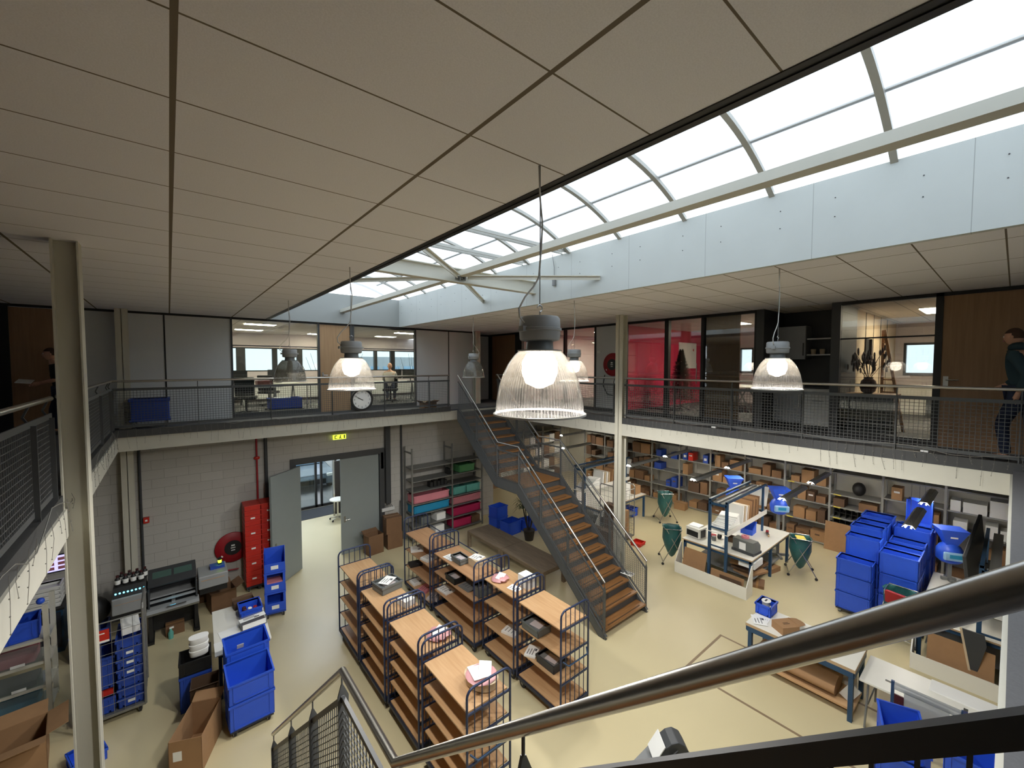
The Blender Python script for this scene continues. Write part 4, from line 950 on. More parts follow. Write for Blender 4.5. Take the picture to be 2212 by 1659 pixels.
# monitor, side table, stacked trays, dark bag
o = MB().bx(-2.25, -1.62, WF - .06, WF - .03, 1.33, 1.68).build('wall_monitor', 'black'); tag(o, 'lit wall monitor showing pink blocks above the white trays', 'monitor'); MB().bx(-2.23, -1.64, WF - .065, WF - .06, 1.35, 1.66).build('screen', 'screen', o)
m = MB()
for r_ in range(3):
    for c_ in range(3): m.bx(-2.18 + .17 * c_, -2.06 + .17 * c_, WF - .067, WF - .065, 1.38 + .09 * r_, 1.44 + .09 * r_)
m.build('screen_blocks', 'pinkp', o)
t = thing('side_cabinet', 'dark cabinet under the stacked white trays against the wall', 'cabinet', (-2.7, 11.5, 0)); MB().bx(0, 1.0, 0, .6, .0, .82).build('body', 'tealblue', t); MB().bx(-.02, 1.02, -.02, .62, .82, .86).build('top', 'black', t); MB().bx(.03, .48, -.012, 0, .1, .78).build('door', 'navyd', t); MB().bx(.52, .97, -.012, 0, .1, .78).build('door', 'navyd', t)
for k in range(5):
    crate('white tray, %s in the stack on the dark cabinet' % ['lowest', 'second', 'third', 'fourth', 'topmost'][k], -1.99, 11.75, .864 + .082 * k, .5, .36, .08, 0, 'paper', 'stacked_tray', None, 'tray', None, False)
o = MB().sphere((0, 0, .28), .3, 14, 10, (1, .8, .95)).build('black_sack', 'black', None, 60, loc=(-1.3, 11.1, .5)); tag(o, 'black bulging sack on a blue bin beside the printer', 'sack')
crate('blue bin under the black sack', -1.3, 11.1, 0, .5, .45, .5, 0, 'blue2')
o = MB().sphere((0, 0, 0), .05, 12, 8).build('blue_bauble', 'blue', None, 60, loc=(-1.66, 9.63, 1.8)); tag(o, 'shiny blue ball on the rack upright', 'bauble')
# ------------------------------------------------------------------ rack with coloured trays, bench, crates, plant
t = thing('storage_rack', 'grey steel rack of pink, blue and green trays by the staircase', 'rack', (5.62, 11.62, 0))
X3 = (0, 1.42, 2.62)
for i, x in enumerate(X3):
    for y in (0, .5): MB().bx(x, x + .045, y, y + .03, 0, 2.95 if i < 2 else 2.4).build('upright', 'galv', t)
    if i < 2: MB().bx(x, x + .04, .02, .5, 2.78, 2.82).build('rack_tie', 'galv', t)
levs = (.1, .5, .88, 1.2, 1.6, 1.92, 2.32)
for x0, x1 in ((.045, 1.42), (1.465, 2.62)):
    for z in levs: MB().bx(x0, x1, .0, .53, z - .03, z).build('shelf', 'galv', t)
def ctray(label, x, z, w, mat, h=.2): return crate(label, 5.62 + x, 11.9, z + .004, w, .44, h, 0, mat, 'coloured_tray', None, 'tray', None, True)
ctray('pink tray on the middle shelf of the rack, beside the duct', .72, 1.2, 1.24, 'pinkp', .24)
ctray('sky-blue tray below the pink tray on the rack', .72, .88, 1.24, 'cyan', .24)
ctray('green tray near the top of the rack beside the stair', 2.05, 1.92, .6, 'green', .24)
ctray('first mint tray on the rack beside the stair', 1.74, 1.2, .5, 'mint', .26); ctray('second mint tray on the rack beside the stair', 2.3, 1.2, .54, 'mint', .26)
ctray('pale pink tray below the mint trays', 2.04, .88, 1.1, 'pinkp', .24)
for k in range(2): ctray(['long magenta tray below the pale pink tray', 'short magenta tray on the bottom shelf of the rack'][k], [2.04, 1.86][k], [.5, .1][k], [1.1, .7][k], 'mag', .26)
for k, (x, z, mt, lab) in enumerate(((.5, .5, 'greybox', 'grey tray on the low shelf of the rack'), (1.05, .5, 'paper', 'white box on the low shelf of the rack'), (.4, .1, 'paper', 'white bag on the bottom shelf of the rack'), (1.0, .1, 'paper', 'second white bag on the bottom shelf of the rack'), (2.42, .1, 'card2', 'small brown box at the end of the bottom rack shelf'))):
    carton(lab, 5.62 + x, 11.88, z + .004, .34, .34, .22, .1, mt, tape=False, name='stored_box')
for k in range(6):
    o = MB().bx(-.05, .05, -.1, .1, 0, .16 + .03 * (k % 2)).build('black_holder', 'black', None, loc=(5.62 + .75 + .13 * k, 11.85, 1.604 if k < 5 else 1.924)); tag(o, 'small black holder standing on the upper rack shelf', 'holder', 'black holders on the rack')
def bench(label, y0, y1):
    t = thing('low_table', label, 'table', (6.83, y0, 0)); L = y1 - y0
    MB().bx(0, .82, 0, L, .45, .50).build('table_top', 'bench', t, bevel=.004)
    for x in (0, .73):
        for y in (0, L - .09): MB().bx(x, x + .09, y, y + .09, 0, .45).build('leg', 'bench', t)
    MB().bx(.02, .8, .02, L - .02, .39, .45).build('apron', 'bench', t)
    return t
bench('low grey-brown wooden table close to the coloured rack', 8.79, 10.4); bench('low grey-brown wooden table under the staircase landing', 7.1, 8.77)
crate('lower blue crate of the pair behind the low tables', 8.55, 11.1, 0, .5, .4, .36, .1); crate('upper blue crate of the pair behind the low tables', 8.55, 11.1, .362, .5, .4, .36, .1)
crate('blue crate on the floor nearer the potted plant', 8.52, 10.4, 0, .56, .42, .42, .1); crate('blue crate on the floor beside the plant pot', 9.16, 10.2, 0, .5, .42, .38, -.1)
t = thing('potted_plant', 'thin-leaved potted plant under the staircase', 'plant', (8.62, 9.6, 0)); MB().lathe([(.13, 0), (.18, .3), (.19, .32)], (0, 0, 0), 22).build('pot', 'soil', t, 40)
m = MB(); mm = MB()
for k in range(7):
    a = k * 2.4; tip = (.22 * math.cos(a), .22 * math.sin(a), .95 + .22 * (k % 3)); m.tube([(0.03 * math.cos(a), .03 * math.sin(a), .3), (tip[0] * .5, tip[1] * .5, .6), tip], .016)
    for j in range(16):
        b = j * .39 + k; d = Vector((math.cos(b), math.sin(b), .5 - .07 * (j % 9))) * .38; p = Vector(tip); side = Vector((-d.y, d.x, 0)).normalized() * .012
        mm.add([p - side, p + side, p + d * .6 + side + Vector((0, 0, .04)), p + d + Vector((0, 0, -.1)), p + d * .6 - side + Vector((0, 0, .04))], [(0, 1, 2, 3, 4)])
m.build('stem', 'soil', t); mm.build('foliage', 'leaf2', t)
# ------------------------------------------------------------------ packing side of the hall
def packing_table(label, y0, tl):
    t = thing('packing_table', label, 'table', (10.6, y0, 0)); W, D = 2.65, 1.75
    MB().bx(0, W, 0, D, .80, .83).build('table_top', 'tab', t, bevel=.004)
    MB().bx(-.004, W + .004, -.004, 0, .80, .83).bx(-.004, 0, 0, D, .80, .83).build('top_edge', 'tabedge', t)
    for x in (.04, 1.3, W - .1):
        for y in (.02, D - .08): MB().bx(x, x + .06, y, y + .06, 0, .80).build('leg', 'tealblue', t)
    MB().bx(.04, W - .04, .03, .06, .72, .80).bx(.04, W - .04, D - .06, D - .03, .72, .80).bx(.04, .08, .03, D - .03, .72, .80).build('apron', 'tealblue', t)
    MB().bx(.4, 2.2, .1, D - .1, .2, .22).build('lower_shelf', 'mgrey', t)
    MB().bx(.12, .62, -.02, .35, .58, .74).build('drawer', 'paper', t)
    for y in (.56, .97):
        o = MB().bx(-.13, -.07, y - .03, y + .03, 0, 2.13).build('rack_post', 'tealblue', t)
        MB().bar((-.13, y, 2.11), (2.4, y, 2.11), .05, .05).build('rack_arm', 'tealblue', o)
        MB().bar((2.2, y, .83), (2.2, y, 2.11), .05).build('rear_post', 'tealblue', o)
    for zz_, w_ in ((1.42, .04), (2.02, .06), (.95, .03)): MB().bar((-.1, .56, zz_), (-.1, .97, zz_), w_).build('cross_bar', 'tealblue', t)
    MB().bx(-.15, 2.35, .50, .52, 1.30, 1.42).bx(-.15, 2.35, .52, 1.05, 1.30, 1.315).build('mailer_tray', 'tab', t)
    MB().bx(-.1, 2.3, .64, .7, 2.03, 2.07).bx(-.1, 2.3, .76, .89, 2.03, 2.08).build('light_rail', 'alu', t)
    s = thing('offcut_trough', tl, 'trough', (10.26, y0 - .02, 0))
    MB().bx(0, .02, 0, 1.79, 0, .29).build('front_board', 'tab', s)
    for y in (0, 1.77): MB().prism([(.02, y, 0), (.36, y, 0), (.36, y, .72), (.30, y, .72), (.02, y, .29)], (0, .02, 0)).build('side_board', 'tab', s)
    return t
packing_table('white packing table with petrol frame and overhead mailer rack, in the middle of the hall', 3.85, 'white low trough at the end of the middle packing table')
packing_table('white packing table with overhead rack farther back, behind the pale column', 8.4, 'white low trough at the end of the rear packing table')
packing_table('white packing table beside the blue bins, partly hidden by the handrail', -.72, 'white low trough of cardboard beyond the thick handrail')
def mailer(lab, x, y, z, w, h, th, mat, lean=.0, grp=None):
    o = MB().ob((0, 0, h / 2), (th, w, h), 0, lean).build('padded_mailer', mat, None, bevel=.006, loc=(x, y, z)); tag(o, lab, 'mailer', grp); return o
for yb, nm in ((3.85, 'middle'), (8.4, 'rear')):
    for k in range(6): mailer('brown padded mailer standing in the overhead rack of the %s packing table' % nm, 12.05 + .1 * k, yb + .78, 1.317, .42, .5 + .02 * (k % 3), .035, 'card2' if k % 2 else 'card', .12, 'brown mailers in the %s rack' % nm)
    for k in range(4): mailer('white mailer standing in the overhead rack of the %s packing table' % nm, 11.5 + .11 * k, yb + .78, 1.317, .44, .5 - .02 * k, .05, 'wpanel' if k % 2 else 'paper', .1, 'white mailers in the %s rack' % nm)
    o = MB()
    for k in range(8): o.ob((.03 * k, .0, .03 + .032 * k), (.66 - .04 * k, .42, .034), .03 * (k % 3 - 1), .03 * (k % 2), .05 * (k - 2))
    o = o.build('white_bag_pile', 'paper', None, loc=(10.98, yb + .79, 1.345)); tag(o, 'crumpled white shipping bags lying in the overhead rack of the %s packing table' % nm, 'bags'); o['kind'] = 'stuff'
    mailer('large white board hanging at the far end of the %s mailer rack' % nm, 12.98, yb + .75, 1.5, .5, .55, .01, 'paper', .3)
paper('white printed sheet resting on the side of the long staircase near its foot', 8.12, 5.6, .655, .2, .28, .1, .004)
# things on the middle table
o = thing('label_printer', 'white and black label printer with paper on top, on the middle packing table', 'printer', (10.98, 5.4, .832), -.15)
MB().bx(-.17, .17, -.2, .2, .02, .28).build('body', 'tab', o, bevel=.01); MB().bx(-.178, -.17, -.17, .17, .05, .2).bx(-.1, .1, -.208, -.2, .04, .24).build('front_cover', 'black', o); MB().ob((.02, .02, .30), (.24, .3, .03), 0, -.05, .1).build('paper_stack', 'paper', o)
o = thing('sloped_case', 'grey slope-fronted case with a white label, on the middle packing table corner', 'case', (11.05, 4.15, .832), -.1)
MB().prism([(-.16, -.24, .06), (.2, -.24, .06), (.2, -.24, .2), (.08, -.24, .32), (-.16, -.24, .32)], (0, .5, 0)).build('body', 'greybox', o); MB().bx(-.18, .22, -.26, .28, 0, .06).build('base', 'dgrey', o); MB().bx(-.162, -.16, -.06, .1, .08, .26).build('label', 'paper', o)
o = MB().lathe([(.055, 0), (.055, .11)], (0, 0, 0), 18).build('tin', 'mgrey', None, 40, loc=(11.1, 4.98, .832)); tag(o, 'grey metal tin on the middle packing table', 'tin')
o = MB().lathe([(.05, -.03), (.075, -.03), (.075, .03), (.05, .03), (.05, -.03)], (0, 0, 0), 20, 'Y', False).build('tape_roll', 'black', None, 40, loc=(11.3, 4.92, .907)); tag(o, 'black tape roll standing on the middle packing table', 'tape'); 
o = MB().lathe([(.04, 0), (.09, 0), (.09, .05), (.04, .05), (.04, 0)], (0, 0, 0), 22, 'Z', False).build('tape_roll', 'pinkp', None, 40, loc=(11.1, 4.2, 1.152)); tag(o, 'pinkish tape roll lying on the grey sloped case', 'tape')
paper('pale yellow paper crumpled on the middle packing table', 11.72, 4.5, .832, .26, .2, .4, .02, 'paper_scrap', 'yel', pr=False)
crate('brown open tray of clips on the middle packing table', 11.42, 4.62, .832, .22, .3, .12, .1, 'card3', 'card_tray', None, 'tray', None, False)
crate('blue open-front bin under the mailer rack of the middle packing table', 12.35, 4.6, .832, .3, .34, .3, -1.5, 'blue', 'blue_bin', None, 'bin', .14, False)
o = MB().ob((0, 0, .03), (.2, .05, .05), 0, 0, .5).build('tape_gun', 'black', None, loc=(12.6, 4.2, .832)); tag(o, 'black and red tape gun on the middle packing table', 'tape gun'); MB().lathe([(.05, -.025), (.05, .025)], (.09, .04, .05), 16, 'Y').build('tape', 'dred', o); MB().ob((-.14, -.07, .03), (.1, .03, .03), 0, 0, .5).build('handle', 'tabedge', o)
paper('dark red folded cloth on the middle packing table', 11.35, 5.1, .832, .16, .12, .3, .04, 'cloth', 'dred', pr=False)
for i, (x, y, w, h, rx, ln, mt, nm, lab) in enumerate(((10.48, 5.2, .6, .62, 0, .28, 'card', 'cardboard_sheet', 'tall cardboard sheet leaning in the middle trough'), (10.42, 4.35, .78, .36, 0, .25, 'card', 'cardboard_sheet', 'low cardboard sheet leaning in the middle trough'), (10.37, 4.25, .5, .30, 0, .1, 'card3', 'cardboard_sheet', 'dark cardboard sheet at the back of the middle trough'), (10.40, .45, .8, .66, 0, .18, 'card', 'cardboard_sheet', 'big cardboard sheet leaning in the trough beyond the handrail'), (10.38, -.45, .44, .5, 0, .2, 'card2', 'cardboard_sheet', 'darker cardboard sheet in the trough beyond the handrail'))):
    o = MB().ob((0, 0, h / 2), (.006, w, h), 0, ln).build(nm, mt, None, loc=(x, y, .03)); tag(o, lab, 'cardboard')
for k in range(5):
    o = MB().bx(-.35, .35, -.22, .22, 0, .05).build('folded_carton', ['card', 'card2', 'card3', 'card2', 'card'][k], None, loc=(11.35 + .35 * (k % 2), 4.15 + .06 * k, .222 + .052 * k), rz=.15 * (k - 2)); tag(o, 'folded carton, %s from the bottom of the pile under the middle packing table' % ['first', 'second', 'third', 'fourth', 'fifth'][k], 'box')
carton('flat brown parcel on the floor under the middle packing table', 11.25, 3.95, 0, .42, .3, .07, .3, 'card2')
carton('second brown parcel on the floor under the middle packing table', 12.3, 4.05, 0, .45, .36, .12, -.2, 'card')
# air cushion machines
def blower(label, x, y, rz, zb=0.0):
    t = thing('packaging_machine', label, 'machine', (x, y, 0), rz)
    MB().bar((0, 0, zb + .05), (0, 0, 1.3), .07).bar((-.3 if not zb else -.12, 0, zb + .034), (.3 if not zb else .12, 0, zb + .034), .06).bar((0, -.3 if not zb else -.12, zb + .034), (0, .3 if not zb else .12, zb + .034), .06).build('stand', 'mgrey', t)
    MB().lathe([(.16, 1.25), (.21, 1.3), (.22, 1.5), (.17, 1.6), (.1, 1.66)], (0, 0, 0), 20).build('motor_body', 'blue', t, 40)
    o = MB().bx(-.19, .19, -.25, -.18, 1.34, 1.52).build('screen_panel', 'ltblue', t, bevel=.03); MB().bx(-.1, .1, -.255, -.25, 1.4, 1.48).build('display', 'cyan', o)
    b, c_ = .09, .24
    MB().add([(-b, -b, 1.62), (b, -b, 1.62), (b, b, 1.62), (-b, b, 1.62), (-c_, -.2, 1.98), (c_, -.2, 1.98), (c_, .2, 1.98), (-c_, .2, 1.98)], [(0, 1, 5, 4), (1, 2, 6, 5), (2, 3, 7, 6), (3, 0, 4, 7), (0, 3, 2, 1), (4, 5, 6, 7)]).build('hopper', 'blue', t, bevel=.01)
    MB().bx(-.06, .06, -.155, -.15, 1.8, 1.86).build('label', 'paper', t)
blower('blue air-cushion machine on a stand behind the middle packing table, beside the bag stand', 13.45, 4.22, -.9)
blower('blue air-cushion machine mostly hidden behind the mailer rack', 13.65, 5.55, -.9)
blower('blue air-cushion machine beside the stacked blue bins', 12.95, .78, -1.1, .832)
# bag stands
def bag_stand(label, x, y, rz, h=.97):
    t = thing('bag_stand', label, 'bag stand', (x, y, 0), rz)
    for sx in (-1, 1):
        MB().tube([(sx * .3, -.3, .07), (sx * .2, .2, h), (-sx * .2 if False else sx * .2, .24, h)], .011).build('leg', 'lmet', t)
        MB().tube([(sx * .3, .3, .07), (sx * .22, -.2, h)], .011).build('leg', 'lmet', t)
    MB().tube([(-.22, -.2, h), (.22, -.2, h), (.2, .24, h), (-.2, .24, h)], .011, 8, True).build('top_frame', 'lmet', t); MB().tube([(-.3, .3, .1), (.3, .3, .1)], .009).build('cross_tube', 'lmet', t)
    for a in (-.3, .3):
        for b in (-.3, .3): MB().lathe([(.035, -.012), (.035, .012)], (a, b, .036), 12, 'X').build('castor', 'rubber', t, 40)
    pr_ = [(.03, .13), (.09, .2), (.18, .42), (.24, .64), (.25, .8), (.25, h - .02), (.27, h), (.245, h - .012), (.23, h - .12), (.19, .5), (.05, .3)]
    m = MB().lathe(pr_, (0, .02, 0), 22, cap=False); m.v = [(p[0] * (1 + .05 * math.sin(5 * p[2] * 9 + p[1] * 30)), p[1] * (1 + .05 * math.sin(p[2] * 31)), p[2]) for p in m.v]
    m.build('bag', 'teal', t, 60)
    return t
bag_stand('teal waste bag on a castor stand beside the label printer', 10.78, 5.98, .7)
bag_stand('teal waste bag on a castor stand by the far corner of the middle packing table', 12.75, 3.45, .4)
b3 = bag_stand('teal waste bag on a stand in front of the shelving behind the pale column', 13.45, 7.75, .9, 1.0)
b4 = bag_stand('teal waste bag with a red cloth on its frame, before the blue bins', 11.28, 1.33, 1.5, .95)
o = MB().ob((0, 0, -.1), (.3, .012, .24), .12).ob((0, .03, .01), (.3, .06, .014)).build('red_cloth', 'dred', None, bevel=.004, loc=(11.0, 1.38, .955), rz=-1.75); tag(o, 'red cloth hanging over the frame of the teal bag stand', 'cloth')
paper('crumpled pale paper in the mouth of the teal bag by the table corner', 12.75, 3.47, .94, .26, .2, .5, .02, 'paper_scrap', 'yel', pr=False)
# stacks of blue bins
bin_col('blue block column next to the open floor', 11.55, 2.1, .38, .6, [.38, .38, .36])
bin_col('blue block column second from the open floor', 11.95, 2.04, .36, .58, [.52, .52, .5])
bin_col('blue block column third from the open floor', 12.42, 2.06, .4, .56, [.55, .55, .55])
bin_col('blue block column fourth from the open floor', 12.86, 2.04, .4, .56, [.55, .55, .55])
bin_col('blue block column closest to the shelving', 13.45, 2.04, .5, .56, [.55, .55, .58])
bin_col('twin row front column beside the table', 11.8, 1.42, .38, .6, [.5, .46, .45])
bin_col('twin row second column beside the table', 12.22, 1.42, .38, .6, [.5, .46, .45])
bin_col('twin row low middle column', 12.65, 1.4, .4, .56, [.5, .5, .45])
bin_col('column just before the upright bin', 13.13, 1.38, .46, .6, [.5, .55, .6])
bx = crate('blue bin standing upright on its side on top of the blue block, bottom facing out', 13.5, 1.36, 1.6, .58, .42, .3, 0, 'blue', 'blue_bin', None, 'bin'); bx.rotation_euler = (0, -PI / 2, 0); bx.location = (13.66, 1.32, 2.05)
bin_col('column carrying the upright bin', 13.62, 1.36, .4, .6, [.5, .55, .5])
t = thing('wall_screen', 'big dark tilted screen seen edge-on beside the blue bins', 'screen', (11.5, .3, .832))
A = Vector((-.55, .2, 1.22)); dt = Vector((1.15, -.13, .55)); dl = Vector((.30, -.10, -1.12)); nn = dt.cross(dl).normalized() * .05
def quadp(a, b, c_, d, th): return [a, b, c_, d], th
MB().prism([A, A + dt, A + dt + dl, A + dl], -nn).build('panel', 'dgrey', t, bevel=.008)
P1 = A + dt * .12 + dl * .1 + nn * .02; MB().prism([P1, P1 + dt * .76, P1 + dt * .76 + dl * .8, P1 + dl * .8], nn * .7).build('back_cover', 'dgrey', t)
MB().bar((.3, -.2, 0), (.3, -.12, 1.0), .07).bar((.3, -.14, .9), (.25, .05, .9), .08).bx(.1, .5, -.35, -.05, 0, .02).build('arm', 'black', t)
t = thing('leaning_board', 'dark grey pointed board with a pale edge standing in the trough beyond the handrail', 'board', (10.42, .2, .05))
pts_ = [(.0, .235, .93), (.0, -.02, .93), (.0, -.05, .75), (.0, .05, .21), (.0, .115, .25)]
MB().prism(pts_, (-.03, 0, 0)).build('panel', 'dgrey', t); MB().prism([(.004, .235, .93), (.004, .265, .93), (.004, .145, .25), (.004, .115, .25)], (-.04, 0, 0)).build('pale_edge', 'wpanel', t)
o = thing('paper_tray_unit', 'white open paper tray unit on the packing table by the blue bins', 'tray', (11.1, .62, .832), -.2)
MB().bx(-.2, .2, -.14, .14, .22, .24).bx(-.2, -.185, -.14, .14, 0, .22).bx(.185, .2, -.14, .14, 0, .22).bx(-.2, .2, -.14, .14, 0, .012).bx(-.2, .2, -.14, .14, .11, .12).build('body', 'tab', o)
carton('brown box on the shelf side of the packing table by the blue bins', 12.5, -.3, .834, .4, .35, .25, .1, 'card2')
carton('white carton on the packing table by the blue bins', 12.0, -.5, .834, .4, .35, .2, 0, 'paper', tape=False)
# near tables on the open floor
t = thing('work_table', 'long white work table with petrol frame, brown box and blue crate on it', 'table', (7.93, 1.40, 0))
MB().bx(0, .8, 0, 1.56, .80, .85).build('table_top', 'tab', t, bevel=.004); MB().bx(-.003, .803, -.003, 0, .80, .85).bx(-.003, 0, 0, 1.56, .80, .85).build('top_edge', 'tabedge', t)
for x in (.01, .72):
    for y in (.02, 1.46):
        MB().bx(x, x + .075, y, y + .06, 0, .80).build('leg', 'tealblue', t)
MB().bx(.0, .04, .02, 1.54, .71, .80).bx(.76, .8, .02, 1.54, .71, .80).bx(.02, .78, .0, .04, .71, .80).bx(.02, .78, 1.52, 1.56, .71, .80).build('apron', 'tealblue', t)
MB().bx(.72, .75, .1, 1.45, .12, .7).build('back_panel', 'tab', t); MB().bx(.7, .72, 1.15, 1.27, .42, .56).build('socket_box', 'black', t)
o = MB().bx(.1, .66, .02, 1.5, .12, .16).build('lower_shelf', 'board', t, bevel=.004)
m = MB(); m.lathe([(.28, -.55), (.28, .6)], (0, 0, 0), 20, 'Y'); m.v = [(p[0], p[1], p[2] * .45) for p in m.v]
o = m.build('kraft_roll', 'card', None, 40, loc=(8.32, 2.22, .288)); tag(o, 'brown kraft paper roll lying under the white work table', 'paper roll')
o = MB().ob((0, 0, .14), (.02, .16, .28), .5).build('paper_pack', 'paper', None, loc=(8.2, 1.5, .165)); tag(o, 'white papers leaning under the white work table end', 'papers')
crate('small blue crate with white tubs at the end of the white work table', 8.56, 2.84, .852, .34, .26, .2, 0, 'blue', panel=True)
for k in range(2):
    m = MB().lathe([(.07, 0), (.09, .1), (.094, .104)], (0, 0, 0), 18); m.v = [(p[0] * 1.1, p[1] * .8, p[2]) for p in m.v]
    o = m.build('white_tub', 'paper', None, 50, loc=(8.55, 2.84, .868 + .107 * k)); tag(o, ['lower white tub in the small blue crate', 'upper white tub with a dark print in the small blue crate'][k], 'tub')
    if k: MB().bx(-.04, .05, -.01, .02, .104, .106).build('print', 'ink', o)
for k in range(3): paper(['bottom', 'middle', 'topmost'][k] + ' white print of the fan on the white work table', 8.22 - .03 * k, 2.80 + .01 * k, .852 + .006 * k, .3, .22, .1 + .22 * k, .004)
o = thing('mailing_box', 'opened brown mailing box with printed lid on the white work table', 'box', (8.22, 2.42, .852), -.55)
MB().bx(-.16, .16, -.13, .13, 0, .13).build('body', 'card', o); MB().prism([(.16, -.13, .13), (.30, -.10, .12), (.34, -.04, .11), (.34, .04, .11), (.30, .10, .12), (.16, .13, .13)], (0, 0, .006)).build('flap', 'card', o); MB().bx(-.06, .06, -.03, -.015, .13, .132).bx(-.05, .05, .0, .012, .13, .132).build('print', 'card3', o)
paper('thin grey folder on the white work table beside the mailing box', 8.38, 2.12, .852, .2, .14, .3, .003, 'folder', 'greybox', pr=False)
t = thing('folding_table', 'white folding table with slim round legs beyond the thick handrail', 'table', (7.98, -1.0, 0))
MB().bx(0, .8, 0, 2.36, .70, .735).build('table_top', 'tab', t, bevel=.006)
for x in (.08, .72):
    for y in (.2, 2.26): MB().tube([(x, y, .7), (x - (.06 if x < .4 else -.06), y + .02, 0)], .014).build('leg', 'mgrey', t)
MB().tube([(.08, 2.26, .35), (.72, 2.26, .35)], .01).build('leg_brace', 'mgrey', t)
carton('flat white board on the folding table', 8.62, .3, .737, .3, .7, .02, 0, 'paper', tape=False, name='white_board')
carton('small cream box on the folding table near the handrail', 8.3, -.4, .737, .26, .2, .12, 0, 'wpanel', tape=False, name='cream_box')
t = thing('film_dispenser', 'navy stand holding a clear film roll beside the folding table', 'dispenser', (7.82, .28, 0))
for y in (0, .68): MB().bar((0, y, 0), (0, y, 1.02), .035).bar((-.15, y, .02), (.15, y, .02), .035).build('post', 'navyl', t)
MB().lathe([(.05, .02), (.05, .66)], (0, 0, .96), 16, 'Y').build('film_roll', 'film', t, 40); MB().bx(-.012, -.004, .12, .56, .45, .96).build('film_sheet', 'film', t); MB().tube([(0, -.06, .98), (0, .76, .98)], .012).bx(-.03, .03, -.04, .0, .95, 1.05).build('roller', 'lmet', t); MB().bx(-.02, 0, .03, .12, .55, .85).bx(-.02, 0, .56, .66, .55, .85).build('brown_plate', 'vase', t)
crate('blue open-front picking bin beside the film dispenser', 7.28, .78, .48, .42, .46, .42, -1.2, 'blue', 'picking_bin', None, 'bin', .16)
for k, (x, y, w, d) in enumerate(((7.28, .78, .46, .46), (7.3, .16, .46, .46), (7.0, .36, .05, .05))[:2]):
    bin_col(['pile under the open-front picking bin', 'pile seen through the handrail mesh'][k], x, y, w, d, [.36] if k == 0 else [.36, .4])
t = thing('equipment_stand', 'small grey table carrying a tape machine, behind the handrail', 'table', (4.0, 2.1, 0)); MB().bx(0, .6, 0, .55, .92, .95).build('table_top', 'mgrey', t)
for x in (.03, .54):
    for y in (.03, .49): MB().bx(x, x + .03, y, y + .03, 0, .92).build('leg', 'mgrey', t)
t = thing('tape_machine', 'dark grey gummed tape machine with white front plate, above the lower rail', 'machine', (4.34, 2.4, .952), -.69)
m = MB(); pf_ = [(-.16, 0), (-.16, .08), (-.10, .2), (-.02, .27), (.06, .29), (.14, .25), (.19, .16), (.2, 0)]
m.prism([(a, -.11, b) for a, b in pf_], (0, .22, 0)).build('housing', 'dgrey', t, bevel=.012); MB().ob((-.15, 0, .15), (.01, .24, .22), 0, .55).build('front_plate', 'paper', t); MB().tube([(-.02, -.12, .12), (.0, -.15, .19), (.05, -.12, .2)], .012).build('lever', 'black', t); MB().lathe([(.03, -.13), (.03, -.11)], (.0, 0, .1), 12, 'Y').build('knob', 'lmet', t)
# roll cage by the pale column
t = roll_cage('wire roll cage of cardboard beside the pale column on the packing side', 10.5, 7.5, .68, .8, 1.75)
carton('tall brown box in the wire roll cage', 10.98, 7.85, .17, .3, .4, .75, 0, 'card'); carton('dark board pack in the wire roll cage', 10.68, 7.9, .17, .24, .6, .95, 0, 'card3', tape=False, name='board_pack')
crate('shallow red crate on the floor before the wire roll cage', 10.95, 7.2, 0, .34, .3, .1, .1, 'red')
o = MB().bx(-.14, .14, -.02, .02, 0, .5).build('white_bag', 'paper', None, loc=(12.5, 8.66, .834)); tag(o, 'white paper carrier on the rear packing table', 'bag')
crate('blue bin on the floor beneath the rear packing table', 12.96, 8.85, 0, .3, .4, .3, 0)
carton('brown box on the rear packing table', 13.0, 8.72, .834, .3, .3, .3, .0, 'card'); carton('low white box on the rear packing table', 12.1, 8.62, .834, .3, .2, .12, .1, 'paper', tape=False, name='white_box')
carton('dark brown box beneath the rear packing table', 11.35, 8.7, .224, .5, .36, .3, 0, 'card3'); carton('brown panel pack leaning beside the stair', 9.3, 7.4, 0, .2, .9, .9, 0, 'card3', tape=False, name='board_pack')
# ------------------------------------------------------------------ tube lights over the packing side
def tube_light(label, x, y, L=1.55, z=2.4):
    t = thing('hanging_tube_light', label, 'lamp', (x, y, z))
    MB().prism([(0, -.1, .0), (0, -.05, .06), (0, .05, .06), (0, .1, 0), (0, .085, 0), (0, .045, .05), (0, -.045, .05), (0, -.085, 0)], (L, 0, 0)).build('reflector', 'white', t)
    for s_ in (-.04, .04): MB().lathe([(.013, -.03), (.013, L + .02)], (0, s_, .02), 10, 'X').build('tube', 'tube', t, 40)
    for a in (.2, L - .2): MB().tube([(a, 0, .06), (a, 0, 3.86 - z)], .003).build('chain', 'mgrey', t)
rowlab = ['behind the pale column', 'over the rear edge of the middle table', 'over the aisle beside the middle table', 'over the blue bins']
for i, y in enumerate((7.45, 5.42, 3.32, 1.2)):
    tube_light('hanging twin tube light %s, first of row' % rowlab[i], 10.78, y)
    tube_light('hanging twin tube light %s, near the shelving' % rowlab[i], 12.85, y)
tube_light('hanging twin tube light at the rear corner beyond the stair', 11.2, 10.6); tube_light('hanging twin tube light by the rear wall shelving', 13.2, 12.6)
